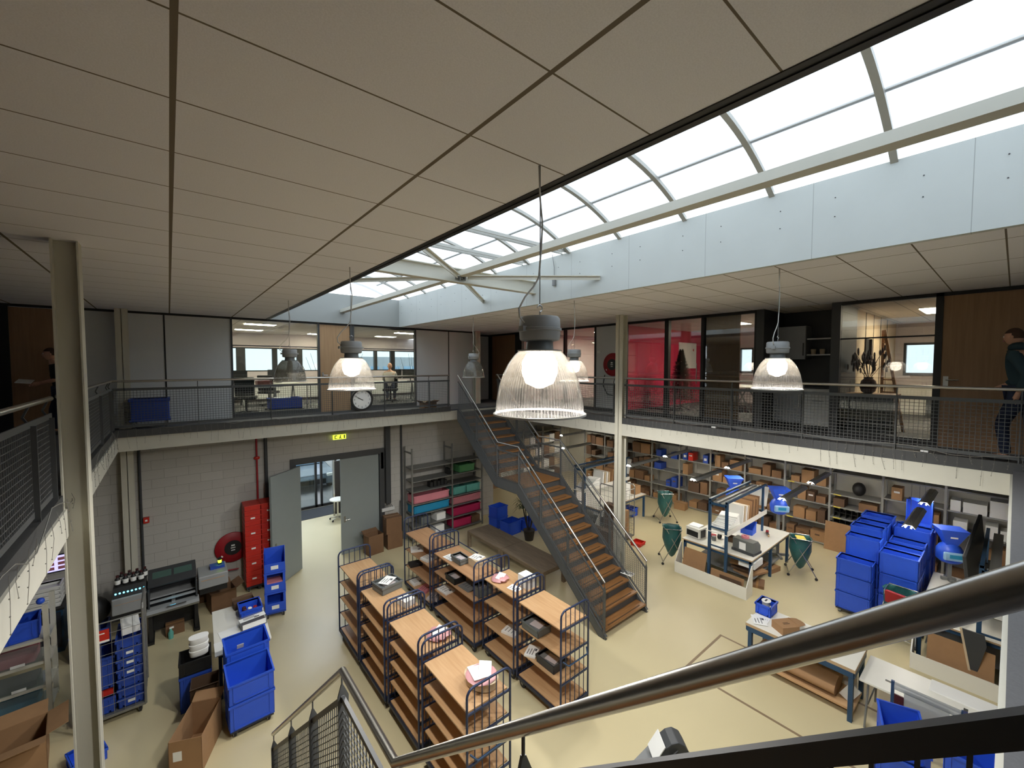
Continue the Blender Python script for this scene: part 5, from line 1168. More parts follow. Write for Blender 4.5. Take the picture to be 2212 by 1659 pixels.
# ------------------------------------------------------------------ shelving along the wall
BY = [13.1, 11.9, 10.7, 9.49, 8.28, 7.08, 5.89, 4.68, 3.48, 2.28, 1.06, -.16, -1.36]
SX = 15.3
nlev = {4: (.06, .67, 1.28, 1.85, 2.42), 8: (.06, .27, .64, .95, 1.28, 1.65, 2.3)}
names = ['corner bay of the wall shelving', 'bay next to the rear corner', 'third bay from the rear corner', 'bay behind the rear packing table', 'bay behind the teal bag stand', 'bay with the dark brown boxes', 'bay behind the hidden machine', 'bay behind the air-cushion machine', 'pigeonhole bay', 'bay behind the blue bin block', 'bay behind the upright blue bin', 'bay behind the dark screen']
short = ['corner bay', 'second rear bay', 'third rear bay', 'rear table bay', 'teal bag bay', 'dark box bay', 'hidden machine bay', 'air machine bay', 'pigeonhole bay', 'blue block bay', 'upright bin bay', 'dark screen bay']
rg = random.Random(3)
for b in range(12):
    y1, y0 = BY[b], BY[b + 1]; lv = nlev.get(b, (.06, .66, 1.27, 1.8, 2.34))
    t = thing('shelving_unit', 'grey steel shelving, ' + names[b], 'shelving', (SX, y0, 0)); L = y1 - y0
    for x in (0, .52): MB().bx(x, x + .05, L - .05, L, 0, 2.62).build('upright', 'shelfm', t)
    if b == 11:
        for x in (0, .52): MB().bx(x, x + .05, 0, .05, 0, 2.62).build('upright', 'shelfm', t)
    for z in lv: MB().bx(0, .57, .005, L - .055, z - .035, z).build('shelf', 'shelfm', t)
    MB().bx(0.53, .55, .0, L - .05, 2.54, 2.58).build('top_tie', 'shelfm', t)
    if b in (7, 8):
        for z in lv[:-1]: MB().bx(-.004, 0, L - .3, L - .12, z - .035, z).build('shelf_tag', 'yel', t)
    if b == 8:
        for z0, z1 in ((.95, 1.24), (.64, .9)):
            m = MB()
            for k in range(5): m.bx(.05, .4, .5 + .14 * k, .51 + .14 * k, z0, z1)
            m.bx(.05, .4, .5, 1.07, z1 - .01, z1).bx(.05, .4, .5, 1.07, (z0 + z1) / 2, (z0 + z1) / 2 + .01).build('pigeonholes', 'black', t)
    ords = ['first', 'second', 'third', 'fourth', 'fifth', 'sixth']; lvn = ['floor', 'second', 'third', 'fourth', 'fifth', 'sixth', 'seventh']
    for li, z in enumerate(lv):
        nz = lv[li + 1] if li + 1 < len(lv) else z + .42; room = nz - z - .06
        if room < .15: continue
        if b == 8 and li in (2, 3):
            y = y0 + .06; lim = y0 + .46
        else:
            y = y0 + .07; lim = y1 - .1
        k = 0
        if li == len(lv) - 1 and b not in (2, 4, 5): continue
        while y < lim - .16 and k < 5:
            w = min(rg.uniform(.2, .46), lim - y); h = min(room, rg.uniform(.16, .44))
            if rg.random() < .16: y += w; continue
            mt = rg.choice(['card', 'card2', 'card2', 'card3', 'card3', 'card']); adj = {'card': 'light brown', 'card2': 'brown', 'card3': 'dark brown'}[mt]; nm = 'cardboard_box'
            if b == 4 and li == 3: mt, adj, nm = [('blue2', 'blue', 'blue_box'), ('red', 'red', 'red_box'), ('blue2', 'blue', 'blue_box'), ('card2', 'brown', 'cardboard_box'), ('card', 'brown', 'cardboard_box')][k]; w, h = .2, .3
            if b == 4 and li == 4: mt, adj, nm = 'paper', 'white and red', 'gift_box'; w, h = .24, .34
            if b == 10 and li in (2, 3): mt, adj, nm = 'paper', 'white', 'white_box'
            if b == 3 and li in (1, 2, 3): mt, adj, nm = 'blue2', 'dark blue', 'blue_box'
            if b in (8, 9) and li >= len(lv) - 2 and b == 8: mt, adj, nm = 'black', 'black', 'black_bag'
            d = rg.uniform(.34, .48)
            if nm == 'black_bag':
                o = MB().sphere((0, 0, .2), .2, 12, 8, (.9, .8, 1)).build(nm, mt, None, 60, loc=(SX + .28, y + w / 2, z + .002)); tag(o, '%s rounded bag, %s along the %s shelf of the %s' % (adj, ords[k], lvn[li], short[b]), 'bag')
            else:
                o = carton('%s box, %s along the %s shelf of the %s' % (adj, ords[k], lvn[li], short[b]), SX + .02 + d / 2, y + w / 2, z + .002, d, w - .02, h, 0, mt, False, None, nm, tape=False)
                if nm == 'gift_box': MB().bx(-d/2 - .002, -d/2, -.07, -.01, h * .4, h * .75).bx(-d/2 - .002, -d/2, .02, .06, h * .5, h * .8).build('red_print', 'dred', o)
                elif nm == 'blue_box' and b == 4: MB().bx(-d/2 - .002, -d/2, -.05, .05, h * .3, h * .6).build('print', 'paper', o)
                elif rg.random() < .35: MB().bx(-d/2 - .002, -d/2, -.06, .06, h * .55, h * .7).build('label', rg.choice(['paper', 'card3']), o)
            y += w + .02; k += 1
carton('brown box on the floor before the shelving beside the teal bag stand', 15.0, 8.0, 0, .3, .42, .26, .1, 'card')
o = MB().ob((0, 0, .42), (.02, .7, .84), 0, .12).build('brown_panel', 'card', None, loc=(15.1, 3.15, 0)); tag(o, 'tall brown board leaning against the pigeonhole shelving', 'board')
# rear wall shelving bays
for b in range(2):
    t = thing('shelving_unit', ['grey steel shelving on the rear wall, nearer the stair', 'grey steel shelving on the rear wall, nearer the corner'][b], 'shelving', (12.3 + 1.25 * b, 14.1, 0))
    for x in (0, 1.17):
        for y in (0, .5): MB().bx(x, x + .05, y, y + .05, 0, 2.6).build('upright', 'shelfm', t)
    for z in (.06, .66, 1.27, 1.85, 2.4):
        MB().bx(.05, 1.17, 0, .55, z - .035, z).build('shelf', 'shelfm', t)
    for li, z in enumerate((.06, .66, 1.27, 1.85)):
        for k in range(3):
            carton('%s box, %s on the %s shelf of the rear %s bay' % (['cream', 'pale', 'brown'][k], ['first', 'second', 'third'][k], ['floor', 'second', 'third', 'fourth'][li], ['stair-side', 'corner-side'][b]), 12.55 + 1.25 * b + .36 * k, 14.32, z + .002, .32, .4, .3 + .06 * ((k + li) % 3), 0, ['wpanel', 'paper', 'card2'][(k + li) % 3], tape=False)
d = sbox('door_8', 'pbrown', (10.2, 11.3, 14.62, 14.7, 0, 2.3)); MB().bx(10.1, 10.2, 14.6, 14.7, 0, 2.4).bx(11.3, 11.4, 14.6, 14.7, 0, 2.4).build('door_post', 'tabedge', d)
# ------------------------------------------------------------------ people
def skin(name, mat, parent, joints, edges, sub=2):
    me = bpy.data.meshes.new(name); ks = list(joints); ix = {k: i for i, k in enumerate(ks)}
    me.from_pydata([joints[k][0] for k in ks], [(ix[a], ix[b]) for a, b in edges], [])
    o = bpy.data.objects.new(name, me); C.objects.link(o); o.parent = parent; me.materials.append(M[mat])
    md = o.modifiers.new('Skin', 'SKIN'); md.use_smooth_shade = True
    for i, k in enumerate(ks):
        r = joints[k][1]; me.skin_vertices[0].data[i].radius = r if isinstance(r, tuple) else (r, r)
        me.skin_vertices[0].data[i].use_root = (i == 0)
    s = o.modifiers.new('Sub', 'SUBSURF'); s.levels = sub; s.render_levels = sub
    return o
def head(parent, c, s, mat_hair, face=(0, -1), bald=False, yaw=0.0):
    """face modelled with brow, nose, lips, chin, ears and eyes; local -Y looks forward"""
    m = MB(); n, mm = 24, 16; v = []
    for i in range(mm + 1):
        ph = PI * i / mm
        for j in range(n):
            a = 2 * PI * j / n; x = math.sin(ph) * math.sin(a) * .075; y = -math.sin(ph) * math.cos(a) * .094; z = math.cos(ph) * .118
            f = max(0.0, math.cos(a)) ** 6
            if z < -.02: k = 1 + (z + .02) * 2.2; x *= max(.62, k); y *= max(.8, 1 + (z + .02) * 1.2)
            y -= f * (.016 * math.exp(-((z + .012) / .02) ** 2) * (max(0, math.cos(a)) ** 20 * 1.4) + .006 * math.exp(-((z + .05) / .012) ** 2) + .007 * math.exp(-((z + .09) / .016) ** 2) + .004 * math.exp(-((z - .03) / .014) ** 2))
            v.append((x, y, z))
    fs = [(i * n + j, i * n + (j + 1) % n, (i + 1) * n + (j + 1) % n, (i + 1) * n + j) for i in range(mm) for j in range(n)]
    m.add(v, fs)
    for sx in (-1, 1): m.sphere((sx * .076, .008, -.005), .026, 10, 8, (.35, .7, 1.1))
    h = MB()
    hv = [(x * 1.07, y * 1.05 + .004, z * 1.05 + .003) for x, y, z in v]
    keep = [f for f in fs if all((v[q][2] > .045 or (v[q][1] > -.02 and v[q][2] > -.045)) for q in f)]
    h.add(hv, keep)
    e = MB()
    for sx in (-1, 1): e.sphere((sx * .03, -.083, .008), .011, 10, 8)
    lips = MB().ob((0, -.092, -.052), (.045, .008, .012))
    mt = Matrix.Translation(c) @ Matrix.Rotation(yaw, 4, 'Z') @ Matrix.Scale(s, 4)
    for b in (m, h, e, lips): b.rot(mt)
    return m, h, e, lips
def hand(m, w, d, side, s=1.0):
    """palm with five separate curled digits; w wrist point, d direction"""
    w = Vector(w); d = Vector(d).normalized(); up = Vector((0, 0, 1)) if abs(d.z) < .9 else Vector((0, -1, 0)); x = d.cross(up).normalized() * side; y = x.cross(d).normalized()
    m.tube([w - d * .01, w + d * .03, w + d * .085], .026 * s, 8, r2=.034 * s)
    for k, L in enumerate((.07, .08, .075, .06)):
        b = w + d * .085 + x * (.024 - .017 * k); m.tube([b, b + d * L * .5 + y * .004, b + d * L * .85 - y * .014, b + d * L * .95 - y * .03], .0085 * s, 6, r2=.0065 * s)
    b = w + d * .03 + x * .03; m.tube([b, b + x * .025 + d * .03, b + x * .025 + d * .06 - y * .012], .0095 * s, 6)
def person(label, loc, rz, J, top, bottom, hair, top_mat, bot_mat, shoe='black', sleeve=1.0, hood=False, yaw=0.0, hands=None, bald=False):
    t = thing('person', label, 'person', loc, rz)
    E = [('pel', 'waist'), ('waist', 'chest'), ('chest', 'neck'), ('neck', 'headb')]
    for s_ in 'lr': E += [('chest', s_ + 'sh'), (s_ + 'sh', s_ + 'el'), (s_ + 'el', s_ + 'wr'), ('pel', s_ + 'hip'), (s_ + 'hip', s_ + 'kn'), (s_ + 'kn', s_ + 'an'), (s_ + 'an', s_ + 'to')]
    R = {'pel': .12, 'waist': (.13, .10), 'chest': (.15, .11), 'neck': .055, 'headb': .05, 'sh': .06, 'el': .042, 'wr': .03, 'hip': .085, 'kn': .055, 'an': .038, 'to': .034}
    rad = lambda k: R.get(k, R.get(k[1:], .05))
    order = ['pel', 'waist', 'chest', 'neck', 'headb'] + [s_ + q for s_ in 'lr' for q in ('sh', 'el', 'wr', 'hip', 'kn', 'an', 'to')]
    body = skin('body', 'skin', t, {k: (J[k], rad(k)) for k in order}, E)
    def grow(r, a): return tuple(q * a for q in r) if isinstance(r, tuple) else r * a
    tk = ['waist', 'pel', 'chest'] + [s_ + q for s_ in 'lr' for q in ('sh', 'el')]
    je = [('waist', 'pel'), ('waist', 'chest')]
    jt = {k: (J[k], grow(rad(k), 1.22)) for k in tk}
    nk = Vector(J['chest']).lerp(Vector(J['neck']), .55); jt['col'] = (tuple(nk), .085); je.append(('chest', 'col'))
    for s_ in 'lr':
        je += [('chest', s_ + 'sh'), (s_ + 'sh', s_ + 'el')]
        wq = Vector(J[s_ + 'el']).lerp(Vector(J[s_ + 'wr']), sleeve) if sleeve > 0 else None
        if wq is not None: jt[s_ + 'cuff'] = (tuple(wq), .05); je.append((s_ + 'el', s_ + 'cuff'))
    skin(top, top_mat, t, jt, je)
    jb = {'pel': (J['pel'], .145)}; be = []
    for s_ in 'lr':
        for q in ('hip', 'kn', 'an'): jb[s_ + q] = (J[s_ + q], rad(s_ + q) * 1.22 + .008)
        be += [('pel', s_ + 'hip'), (s_ + 'hip', s_ + 'kn'), (s_ + 'kn', s_ + 'an')]
    skin(bottom, bot_mat, t, jb, be)
    for s_ in 'lr':
        a, b = Vector(J[s_ + 'an']), Vector(J[s_ + 'to']); m = MB()
        d = (b - a); d.z = 0; d.normalize(); bz = min(a.z, b.z) - .035
        c_ = (a + b) / 2; m.ob((c_.x + d.x * .02, c_.y + d.y * .02, bz + .035), (.09, .27, .07), 0, 0, math.atan2(d.y, d.x) - PI / 2); m.build('shoe', shoe, t, bevel=.02)
    c = J['headc']; mh, hh, ee, lp = head(t, c, 1.0, hair, yaw=yaw)
    ho = mh.build('head', 'skin', t, 60); ee.build('eyes', 'paper', ho, 60); lp.build('mouth', 'pinkp', ho)
    if bald: hh.build('hair', M['skin'], t, 60)
    else: hh.build('hair', hair, t, 60)
    for s_, sg in (('l', 1), ('r', -1)):
        m = MB(); d = Vector(J[s_ + 'wr']) - Vector(J[s_ + 'el']); hand(m, J[s_ + 'wr'], d, sg); m.build('hand', 'skin', t, 50)
    if hood:
        m = MB().sphere((c[0], c[1] + .05, c[2] - .15), .125, 14, 10, (1, .8, .62)); m.build('hood', top_mat, t, 60)
    return t
# person with papers at the far door, partly behind the column; local -Y is forward
JA = dict(pel=(0, .02, .88), waist=(0, 0, 1.06), chest=(0, -.05, 1.28), neck=(0, -.09, 1.42), headb=(0, -.11, 1.5), headc=(0, -.12, 1.56),
          lsh=(.17, -.05, 1.33), lel=(.22, -.06, 1.07), lwr=(.12, -.26, 1.02), rsh=(-.17, -.05, 1.33), rel=(-.22, -.08, 1.07), rwr=(-.1, -.28, 1.0),
          lhip=(.09, .02, .84), lkn=(.1, .0, .46), lan=(.1, .04, .09), lto=(.11, -.12, .06), rhip=(-.09, .02, .84), rkn=(-.1, -.12, .47), ran=(-.1, -.08, .09), rto=(-.11, -.22, .06))
pa = person('person in black shirt holding white papers beside the brown door', (-1.62, 11.75, G), -PI / 2 + .1, JA, 'shirt', 'trousers', 'hairb', 'blackcl', 'jeans', sleeve=0.0)
o = MB().ob((0, 0, 0), (.2, .28, .012), .2, .1).build('paper_bundle', 'paper', None, loc=(-2.08, 11.77, G + 1.05)); tag(o, 'white papers in the hands of the person in black', 'papers')
# walking person at the frame edge, dark hooded top
JB = dict(pel=(0, 0, 1.0), waist=(0, -.02, 1.2), chest=(0, -.05, 1.44), neck=(0, -.08, 1.60), headb=(0, -.1, 1.67), headc=(0, -.12, 1.74),
          lsh=(.19, -.05, 1.50), lel=(.24, .10, 1.22), lwr=(.2, .02, .98), rsh=(-.19, -.05, 1.50), rel=(-.25, -.08, 1.2), rwr=(-.18, -.26, 1.06),
          lhip=(.095, 0, .96), lkn=(.1, -.16, .54), lan=(.1, -.1, .1), lto=(.11, -.26, .06), rhip=(-.095, 0, .96), rkn=(-.1, .06, .53), ran=(-.1, .3, .14), rto=(-.11, .18, .07))
person('person in a dark petrol hooded top and dark jeans walking past the brown door', (8.98, -.08, G), PI - .35, JB, 'hoodie', 'trousers', 'hairb', 'hood', 'jeans', sleeve=.92, hood=True)
# seated man in the office, seen from behind
JC = dict(pel=(0, .1, 0.580), waist=(0, .08, 0.760), chest=(0, .02, 1.010), neck=(0, -.02, 1.160), headb=(0, -.03, 1.230), headc=(0, -.05, 1.310),
          lsh=(.18, .02, 1.070), lel=(.24, -.1, 0.820), lwr=(.16, -.36, 0.820), rsh=(-.18, .02, 1.070), rel=(-.24, -.1, 0.820), rwr=(-.14, -.36, 0.820),
          lhip=(.1, .08, 0.580), lkn=(.13, -.36, 0.600), lan=(.13, -.32, 0.100), lto=(.13, -.46, 0.060), rhip=(-.1, .08, 0.580), rkn=(-.13, -.36, 0.600), ran=(-.13, -.32, 0.100), rto=(-.13, -.46, 0.060))
person('seated person in a pale shirt with short hair at an office desk, seen from behind', (6.2, 14.5, G), PI - .5, JC, 'shirt', 'trousers', 'skin', 'shirt', 'jeans', sleeve=.9)
# ------------------------------------------------------------------ office furniture
def desk(label, x, y, rz=0, w=1.6, d=.8):
    t = thing('office_desk', label, 'desk', (x, y, G), rz); MB().bx(-w/2, w/2, -d/2, d/2, .71, .74).build('desk_top', 'tab', t)
    for sx in (-1, 1): MB().bar((sx * w * .42, -d*.4, 0.02), (sx * w * .42, 0, .7), .04).bar((sx * w * .42, d*.4, 0.02), (sx * w * .42, 0, .7), .04).build('leg', 'mgrey', t)
    return t
def ochair(label, x, y, rz, mat='blackcl'):
    t = thing('office_chair', label, 'chair', (x, y, G), rz)
    MB().ob((0, 0, .47), (.5, .48, .08)).build('seat', mat, t, bevel=.02); MB().ob((0, .24, .78), (.46, .06, .5), -.12).build('backrest', mat, t, bevel=.02)
    MB().tube([(0, 0, .1), (0, 0, .44)], .03).build('post', 'black', t)
    for k in range(5): MB().bar((0, 0, .1), (.3 * math.cos(k * 1.257), .3 * math.sin(k * 1.257), .06), .035).build('leg', 'black', t)
    return t
def screen(label, x, y, z, rz):
    t = thing('computer_monitor', label, 'monitor', (x, y, z), rz); MB().bx(-.3, .3, -.02, .02, .1, .46).build('panel', 'black', t); MB().bar((0, .03, 0), (0, .03, .2), .04).bx(-.12, .12, -.06, .1, 0, .015).build('stand', 'dgrey', t)
desk('office desk behind the glass nearest the grey partition', 1.7, 14.0, 0, 1.7); ochair('black office chair at the desk behind the first glass pane', 1.6, 13.3, 2.9)
screen('black monitor on the desk behind the first glass pane', 1.45, 14.1, G + .74, .2); desk('office desk near the outer windows', 2.6, 16.2, 0, 1.8)
o = MB().ob((0, 0, .09), (.4, .26, .16), 0, 0, .2).build('red_bag', 'vase', None, bevel=.04, loc=(2.15, 14.12, G + .74)); tag(o, 'dark red bag lying on the office desk', 'bag')
ochair('dark office chair near the outer windows', 2.5, 15.5, 2.6); screen('black monitor at the outer windows', 2.9, 16.3, G + .74, .1)
crate('blue crate with papers on the office floor behind the glass', 2.55, 13.35, G + .122, .8, .45, .3, .05, 'blue', 'storage_crate')
paper('white plastic sheet heaped in the office crate', 2.45, 13.35, G + .40, .4, .34, .2, .04, 'plastic_sheet', pr=False)
o = MB().bx(-.45, .45, -.3, .3, 0, .118).build('low_pallet', 'dgrey', None, loc=(2.55, 13.35, G)); tag(o, 'dark low platform under the office crate', 'platform')
t = thing('small_trolley', 'small wire trolley with clear boxes beside the light wood door', 'trolley', (3.5, 13.4, G)); 
for x in (0, .5):
    for y in (0, .4): MB().tube([(x - .25, y, 0), (x - .25, y, .8)], .012).build('post', 'lmet', t)
for z in (.15, .75): MB().bx(-.25, .25, 0, .4, z, z + .02).build('shelf', 'clear', t)
desk('office desk of the seated person', 6.55, 15.15, -.3, 1.8); screen('large dark monitor before the seated person', 6.7, 15.2, G + .74, .2); screen('second dark monitor beyond the seated person', 7.25, 15.0, G + .74, -.4)
ochair('dark office chair of the seated person', 6.14, 14.32, -.5)
for k in range(2): MB()
def clight(label, x, y, w=.75, d=.45, mat='strip'):
    t = thing('ceiling_light', label, 'lamp', (x, y, CE)); MB().bx(-w/2, w/2, -d/2, d/2, -.012, 0).build('diffuser', mat, t); MB().bx(-w/2 - .02, w/2 + .02, -d/2 - .02, -d/2, -.016, 0).bx(-w/2 - .02, w/2 + .02, d/2, d/2 + .02, -.016, 0).build('frame', 'white', t)
for i, (x, y) in enumerate(((2.1, 14.05), (2.12, 16.4), (4.35, 14.8), (6.85, 14.45), (7.0, 16.7), (4.5, 17.0))): clight('lit office ceiling panel, ' + ['first behind the first glass pane', 'second behind the first glass pane', 'near the light wood door', 'above the seated person', 'by the outer wall beyond the seated person', 'by the outer wall above the wood door'][i], x, y)
for i, (x, y) in enumerate(((12.5, 9.6), (13.8, 8.6), (12.3, 5.0), (12.9, 1.2))): clight('ceiling panel light ' + ['in the dark meeting room, first', 'in the dark meeting room, second', 'above the room with the fir tree', 'in the room with the ladder'][i], x, y, 1.2, .3, 'strip2')
for i, xy in enumerate(((12.1, 2.32), (13.9, 2.32))):
    l = bpy.data.lights.new('wall_washer', 'SPOT'); l.energy = 40; l.color = (1, .75, .42); l.spot_size = 1.1; l.spot_blend = .8; l.shadow_soft_size = .03
    ob = bpy.data.objects.new('wall_washer', l); C.objects.link(ob); ob.location = (xy[0], 1.95, CE - .05); ob.rotation_euler = (-.3, 0, 0)
# building outside the office windows
t = thing('building', 'pale building with window bands seen through the office windows', 'building', (11.5, 34, 0)); MB().bx(0, 30, 0, 6, 0, 6.2).build('walls', 'facade', t)
for k in range(16):
    for zz in (1.2, 4.0): o = MB().bx(.6 + 1.85 * k, 2.1 + 1.85 * k, -.03, 0, zz, zz + 1.4).build('window', 'ltblue', t); MB().bx(1.3 + 1.85 * k, 1.36 + 1.85 * k, -.05, 0, zz, zz + 1.4).bx(.6 + 1.85 * k, 2.1 + 1.85 * k, -.05, 0, zz + .7, zz + .75).build('window_bar', 'paper', o)
for k in range(4):
    m = MB(); r2 = random.Random(k); bx_ = (-6 + 6.5 * k, 24 + 3 * (k % 2), -.03)
    for j in range(26):
        a = r2.uniform(0, 6.28); L = r2.uniform(2.5, 6.4); sp = r2.uniform(.1, .4); m.tube([(0, 0, 0), (sp * L * .4 * math.cos(a), sp * L * .4 * math.sin(a), L * .6), (sp * L * math.cos(a), sp * L * math.sin(a), L)], .03, 5, r2=.008)
    o = m.build('bare_tree', 'soil', None, loc=bx_); tag(o, 'bare branching tree outside the office windows', 'tree', 'bare trees outside')
# ------------------------------------------------------------------ gallery objects
t = thing('wall_clock', 'round black-rimmed wall clock showing ten to ten, hung on the balustrade', 'clock', (3.88, 10.90, 4.60)); r = .285
MB().lathe([(r * .84, -.02), (r * .86, -.06), (r, -.06), (r * 1.02, 0), (r * .9, .02)], (0, 0, 0), 48, 'Y').build('rim', 'black', t, 40); MB().lathe([(.001, -.03), (r * .86, -.03)], (0, 0, 0), 48, 'Y', False).build('dial', 'paper', t)
for k in range(12):
    a = (k + 1) * PI / 6; text('numeral', str(k + 1), .062, 'ink', t, (r * .68 * math.sin(a), -.033, r * .68 * math.cos(a)), (PI / 2, 0, 0))
m = MB()
for k in range(60):
    a = k * PI / 30; m.ob((r * .82 * math.sin(a), -.032, r * .82 * math.cos(a)), (.003 if k % 5 else .006, .002, .014), 0, a)
m.build('minute_marks', 'ink', t)
def handp(a, L, w): 
    m = MB(); m.prism([(-w, -.036, -.03), (w, -.036, -.03), (w * .7, -.036, L), (-w * .7, -.036, L)], (0, .003, 0)); m.rot(Matrix.Rotation(a, 4, 'Y')); return m
handp(math.radians(295), .12, .008).build('hour_hand', 'black', t); handp(math.radians(300), .2, .006).build('minute_hand', 'black', t)
t = thing('blue_trolley_crate', 'blue crate on short grey legs beside the far gallery column', 'crate', (-.33, 11.9, G)); MB().bx(-.32, .32, -.2, .2, .16, .64).build('body', 'blue2', t, bevel=.03); MB().bx(-.34, .34, -.22, .22, .58, .64).bx(-.34, .34, -.22, .22, .16, .2).build('rim', 'blue2', t, bevel=.01)
for x in (-.25, .25):
    for y in (-.15, .15): MB().bx(x - .02, x + .02, y - .02, y + .02, 0, .16).build('leg', 'lmet', t)
carton('open brown box of papers on the gallery floor near the stair head', 6.05, 11.35, G, .42, .3, .22, .1, 'card2', True, flaps=(1, .6, 1, 1))
for k in range(3):
    o = MB().ob((0, 0, .12), (.03, .22, .24), 0, .2 * (k - 1)).build('booklet', 'wpanel', None, loc=(5.93 + .1 * k, 11.35, G + .02)); tag(o, 'pale booklet sticking up from the gallery box', 'booklet', 'booklets in the gallery box')
# fir tree in the room behind the glass
t = thing('artificial_fir_tree', 'dark bare fir tree on a metal foot behind the glass door, before the raspberry wall', 'tree', (11.9, 6.42, G))
MB().tube([(0, 0, .1), (0, 0, 1.78)], .02, r2=.004).build('trunk', 'soil', t)
for k in range(4): a = k * PI / 2 + .4; MB().bar((0, 0, .14), (.26 * math.cos(a), .26 * math.sin(a), .01), .02).build('foot', 'black', t)
m = MB(); rr = random.Random(5)
for i in range(80):
    z = .36 + 1.42 * i / 80; L0 = .46 * (1 - (z - .32) / 1.46) + .015
    for j in range(9):
        a = j * .698 + i * 1.1 + rr.uniform(-.2, .2); L = L0 * rr.uniform(.75, 1.15); d = Vector((math.cos(a), math.sin(a), -.15 + .5 * (z - .4))); p0 = Vector((0, 0, z)); p1 = p0 + d * L
        s_ = Vector((-math.sin(a), math.cos(a), 0)) * .016
        m.add([p0 - s_, p0 + s_, p1], [(0, 1, 2)])
        for q in range(2, 9):
            b = p0 + d * L * q / 8.5; w = .075 * (1 - q / 16)
            m.add([b, b + d * .05 + s_ * (w / .016), b + d * .02], [(0, 1, 2)]); m.add([b, b + d * .05 - s_ * (w / .016), b + d * .012], [(0, 1, 2)]); m.add([b, b + d * .04 + Vector((0, 0, w)), b + d * .012], [(0, 1, 2)])
m.build('needle_branches', 'leaf', t)
m = MB()
for i in range(14): a = i * 2.4; z = .5 + .08 * i; m.sphere((.38 * (1.15 - z / 1.75) * math.cos(a), .38 * (1.15 - z / 1.75) * math.sin(a), z), .013, 6, 4)
m.build('tiny_ornaments', 'paper', t)
o = MB().bx(13.55, 14.75, 7.39, 7.415, G + 1.24, G + 2.14).build('whiteboard', 'paper'); tag(o, 'whiteboard on the raspberry wall behind the fir tree', 'whiteboard'); MB().bx(14.5, 14.56, 7.385, 7.39, G + 1.85, G + 1.93).build('magnet', 'red', o)
desk('dark meeting table in the room with the fir tree', 13.3, 5.2, .2, 1.8)
# kitchenette
t = thing('kitchen_base_unit', 'grey fridge-front kitchen unit of the kitchenette', 'kitchen unit', (10.42, 2.9, G)); MB().bx(0, .55, 0, .54, .12, .86).build('body', 'cabg', t); MB().bx(.05, .55, 0, .54, 0, .12).build('plinth', 'black', t); MB().bx(-.02, 0, .01, .53, .13, .85).build('door', 'cabg', t, bevel=.003); MB().bx(-.035, -.02, .03, .05, .45, .78).build('handle', 'lmet', t)
t = thing('kitchen_drawer_unit', 'white kitchen unit with a top drawer beside the dark pillar', 'kitchen unit', (10.42, 2.32, G)); MB().bx(0, .55, 0, .55, .08, .86).build('body', 'cabw', t); MB().bx(.05, .55, 0, .55, 0, .08).build('plinth', 'black', t)
for z0, z1 in ((.1, .66), (.68, .85)): o = MB().bx(-.02, 0, .01, .54, z0, z1).build('drawer_front', 'cabw', t, bevel=.003); MB().bx(-.035, -.02, .18, .38, z1 - .06, z1 - .05).build('handle', 'dgrey', o)
o = MB().bx(10.4, 10.99, 2.30, 3.43, G + .86, G + .9).build('kitchen_worktop', 'black'); tag(o, 'dark kitchenette worktop', 'worktop'); o['label'] = 'dark worktop running across both kitchenette units'
t = thing('kitchen_wall_cabinet', 'grey kitchenette wall cabinet with a long handle', 'cabinet', (10.6, 2.9, G + 1.48)); MB().bx(0, .4, 0, .55, 0, .72).build('body', 'cabg', t); MB().bx(-.02, 0, .005, .545, .005, .715).build('door', 'cabg', t, bevel=.003); MB().bx(-.035, -.02, .03, .05, .08, .35).build('handle', 'dgrey', t)
t = thing('kitchen_open_shelf', 'open kitchenette wall shelf beside the grey wall cabinet', 'shelf', (10.6, 2.3, G + 1.56))
for z in (0, .34): MB().bx(0, .4, 0, .58, z, z + .025).build('shelf', 'cabw', t)
MB().bx(0, .4, 0, .12, .025, .34).build('side_panel', 'cabw', t); MB().bx(.38, .4, 0, .58, -.02, .7).build('back', 'dark', t)
for k in range(3): o = MB().lathe([(.04, 0), (.05, .1 if k else .2), (.045, .11 if k else .22)], (0, 0, 0), 14).build('jar', 'paper' if not k else 'wpanel', None, 40, loc=(10.75, 2.38 + (.02 if not k else .16 * k + .1), G + 1.586 + (.34 if not k else 0))); tag(o, ['tall white jug on the upper kitchenette shelf', 'first small bowl on the lower kitchenette shelf', 'second small bowl on the lower kitchenette shelf'][k], 'crockery')
# room with ladder, cabinet and vase
t = thing('sideboard', 'dark cabinet with a wooden top behind the glass, carrying the vase', 'cabinet', (10.15, 1.40, G)); MB().bx(0, .5, 0, .68, .0, .78).build('body', 'black', t); MB().bx(-.03, .53, -.03, .71, .78, .81).build('top', 'bfront', t); MB().bx(-.012, 0, .01, .33, .08, .76).build('door', 'dgrey', t); MB().bx(-.012, 0, .35, .67, .08, .76).build('door', 'dgrey', t)
t = thing('flower_vase', 'dark red ribbed vase of dried flowers on the sideboard', 'vase', (10.38, 1.80, G + .812)); MB().lathe([(.06, 0), (.11, .04), (.135, .14), (.11, .24), (.07, .28), (.075, .31)], (0, 0, 0), 24).build('vase', 'vase', t, 50)
m = MB(); lv = MB(); rr = random.Random(9)
for k in range(13):
    a = rr.uniform(0, 6.28); L = rr.uniform(.35, .75); sp = rr.uniform(.15, .42); tip = Vector((sp * math.cos(a), sp * math.sin(a), .3 + L * .7)); m.tube([(0, 0, .25), tip * .6 + Vector((0, 0, .15)), tip], .005, 5)
    for j in range(5): b = rr.uniform(0, 6.28); q = tip + Vector((.05 * math.cos(b), .05 * math.sin(b), -.04 * j + .05)); lv.sphere(q, .045, 6, 4, (1, .35, 1.3))
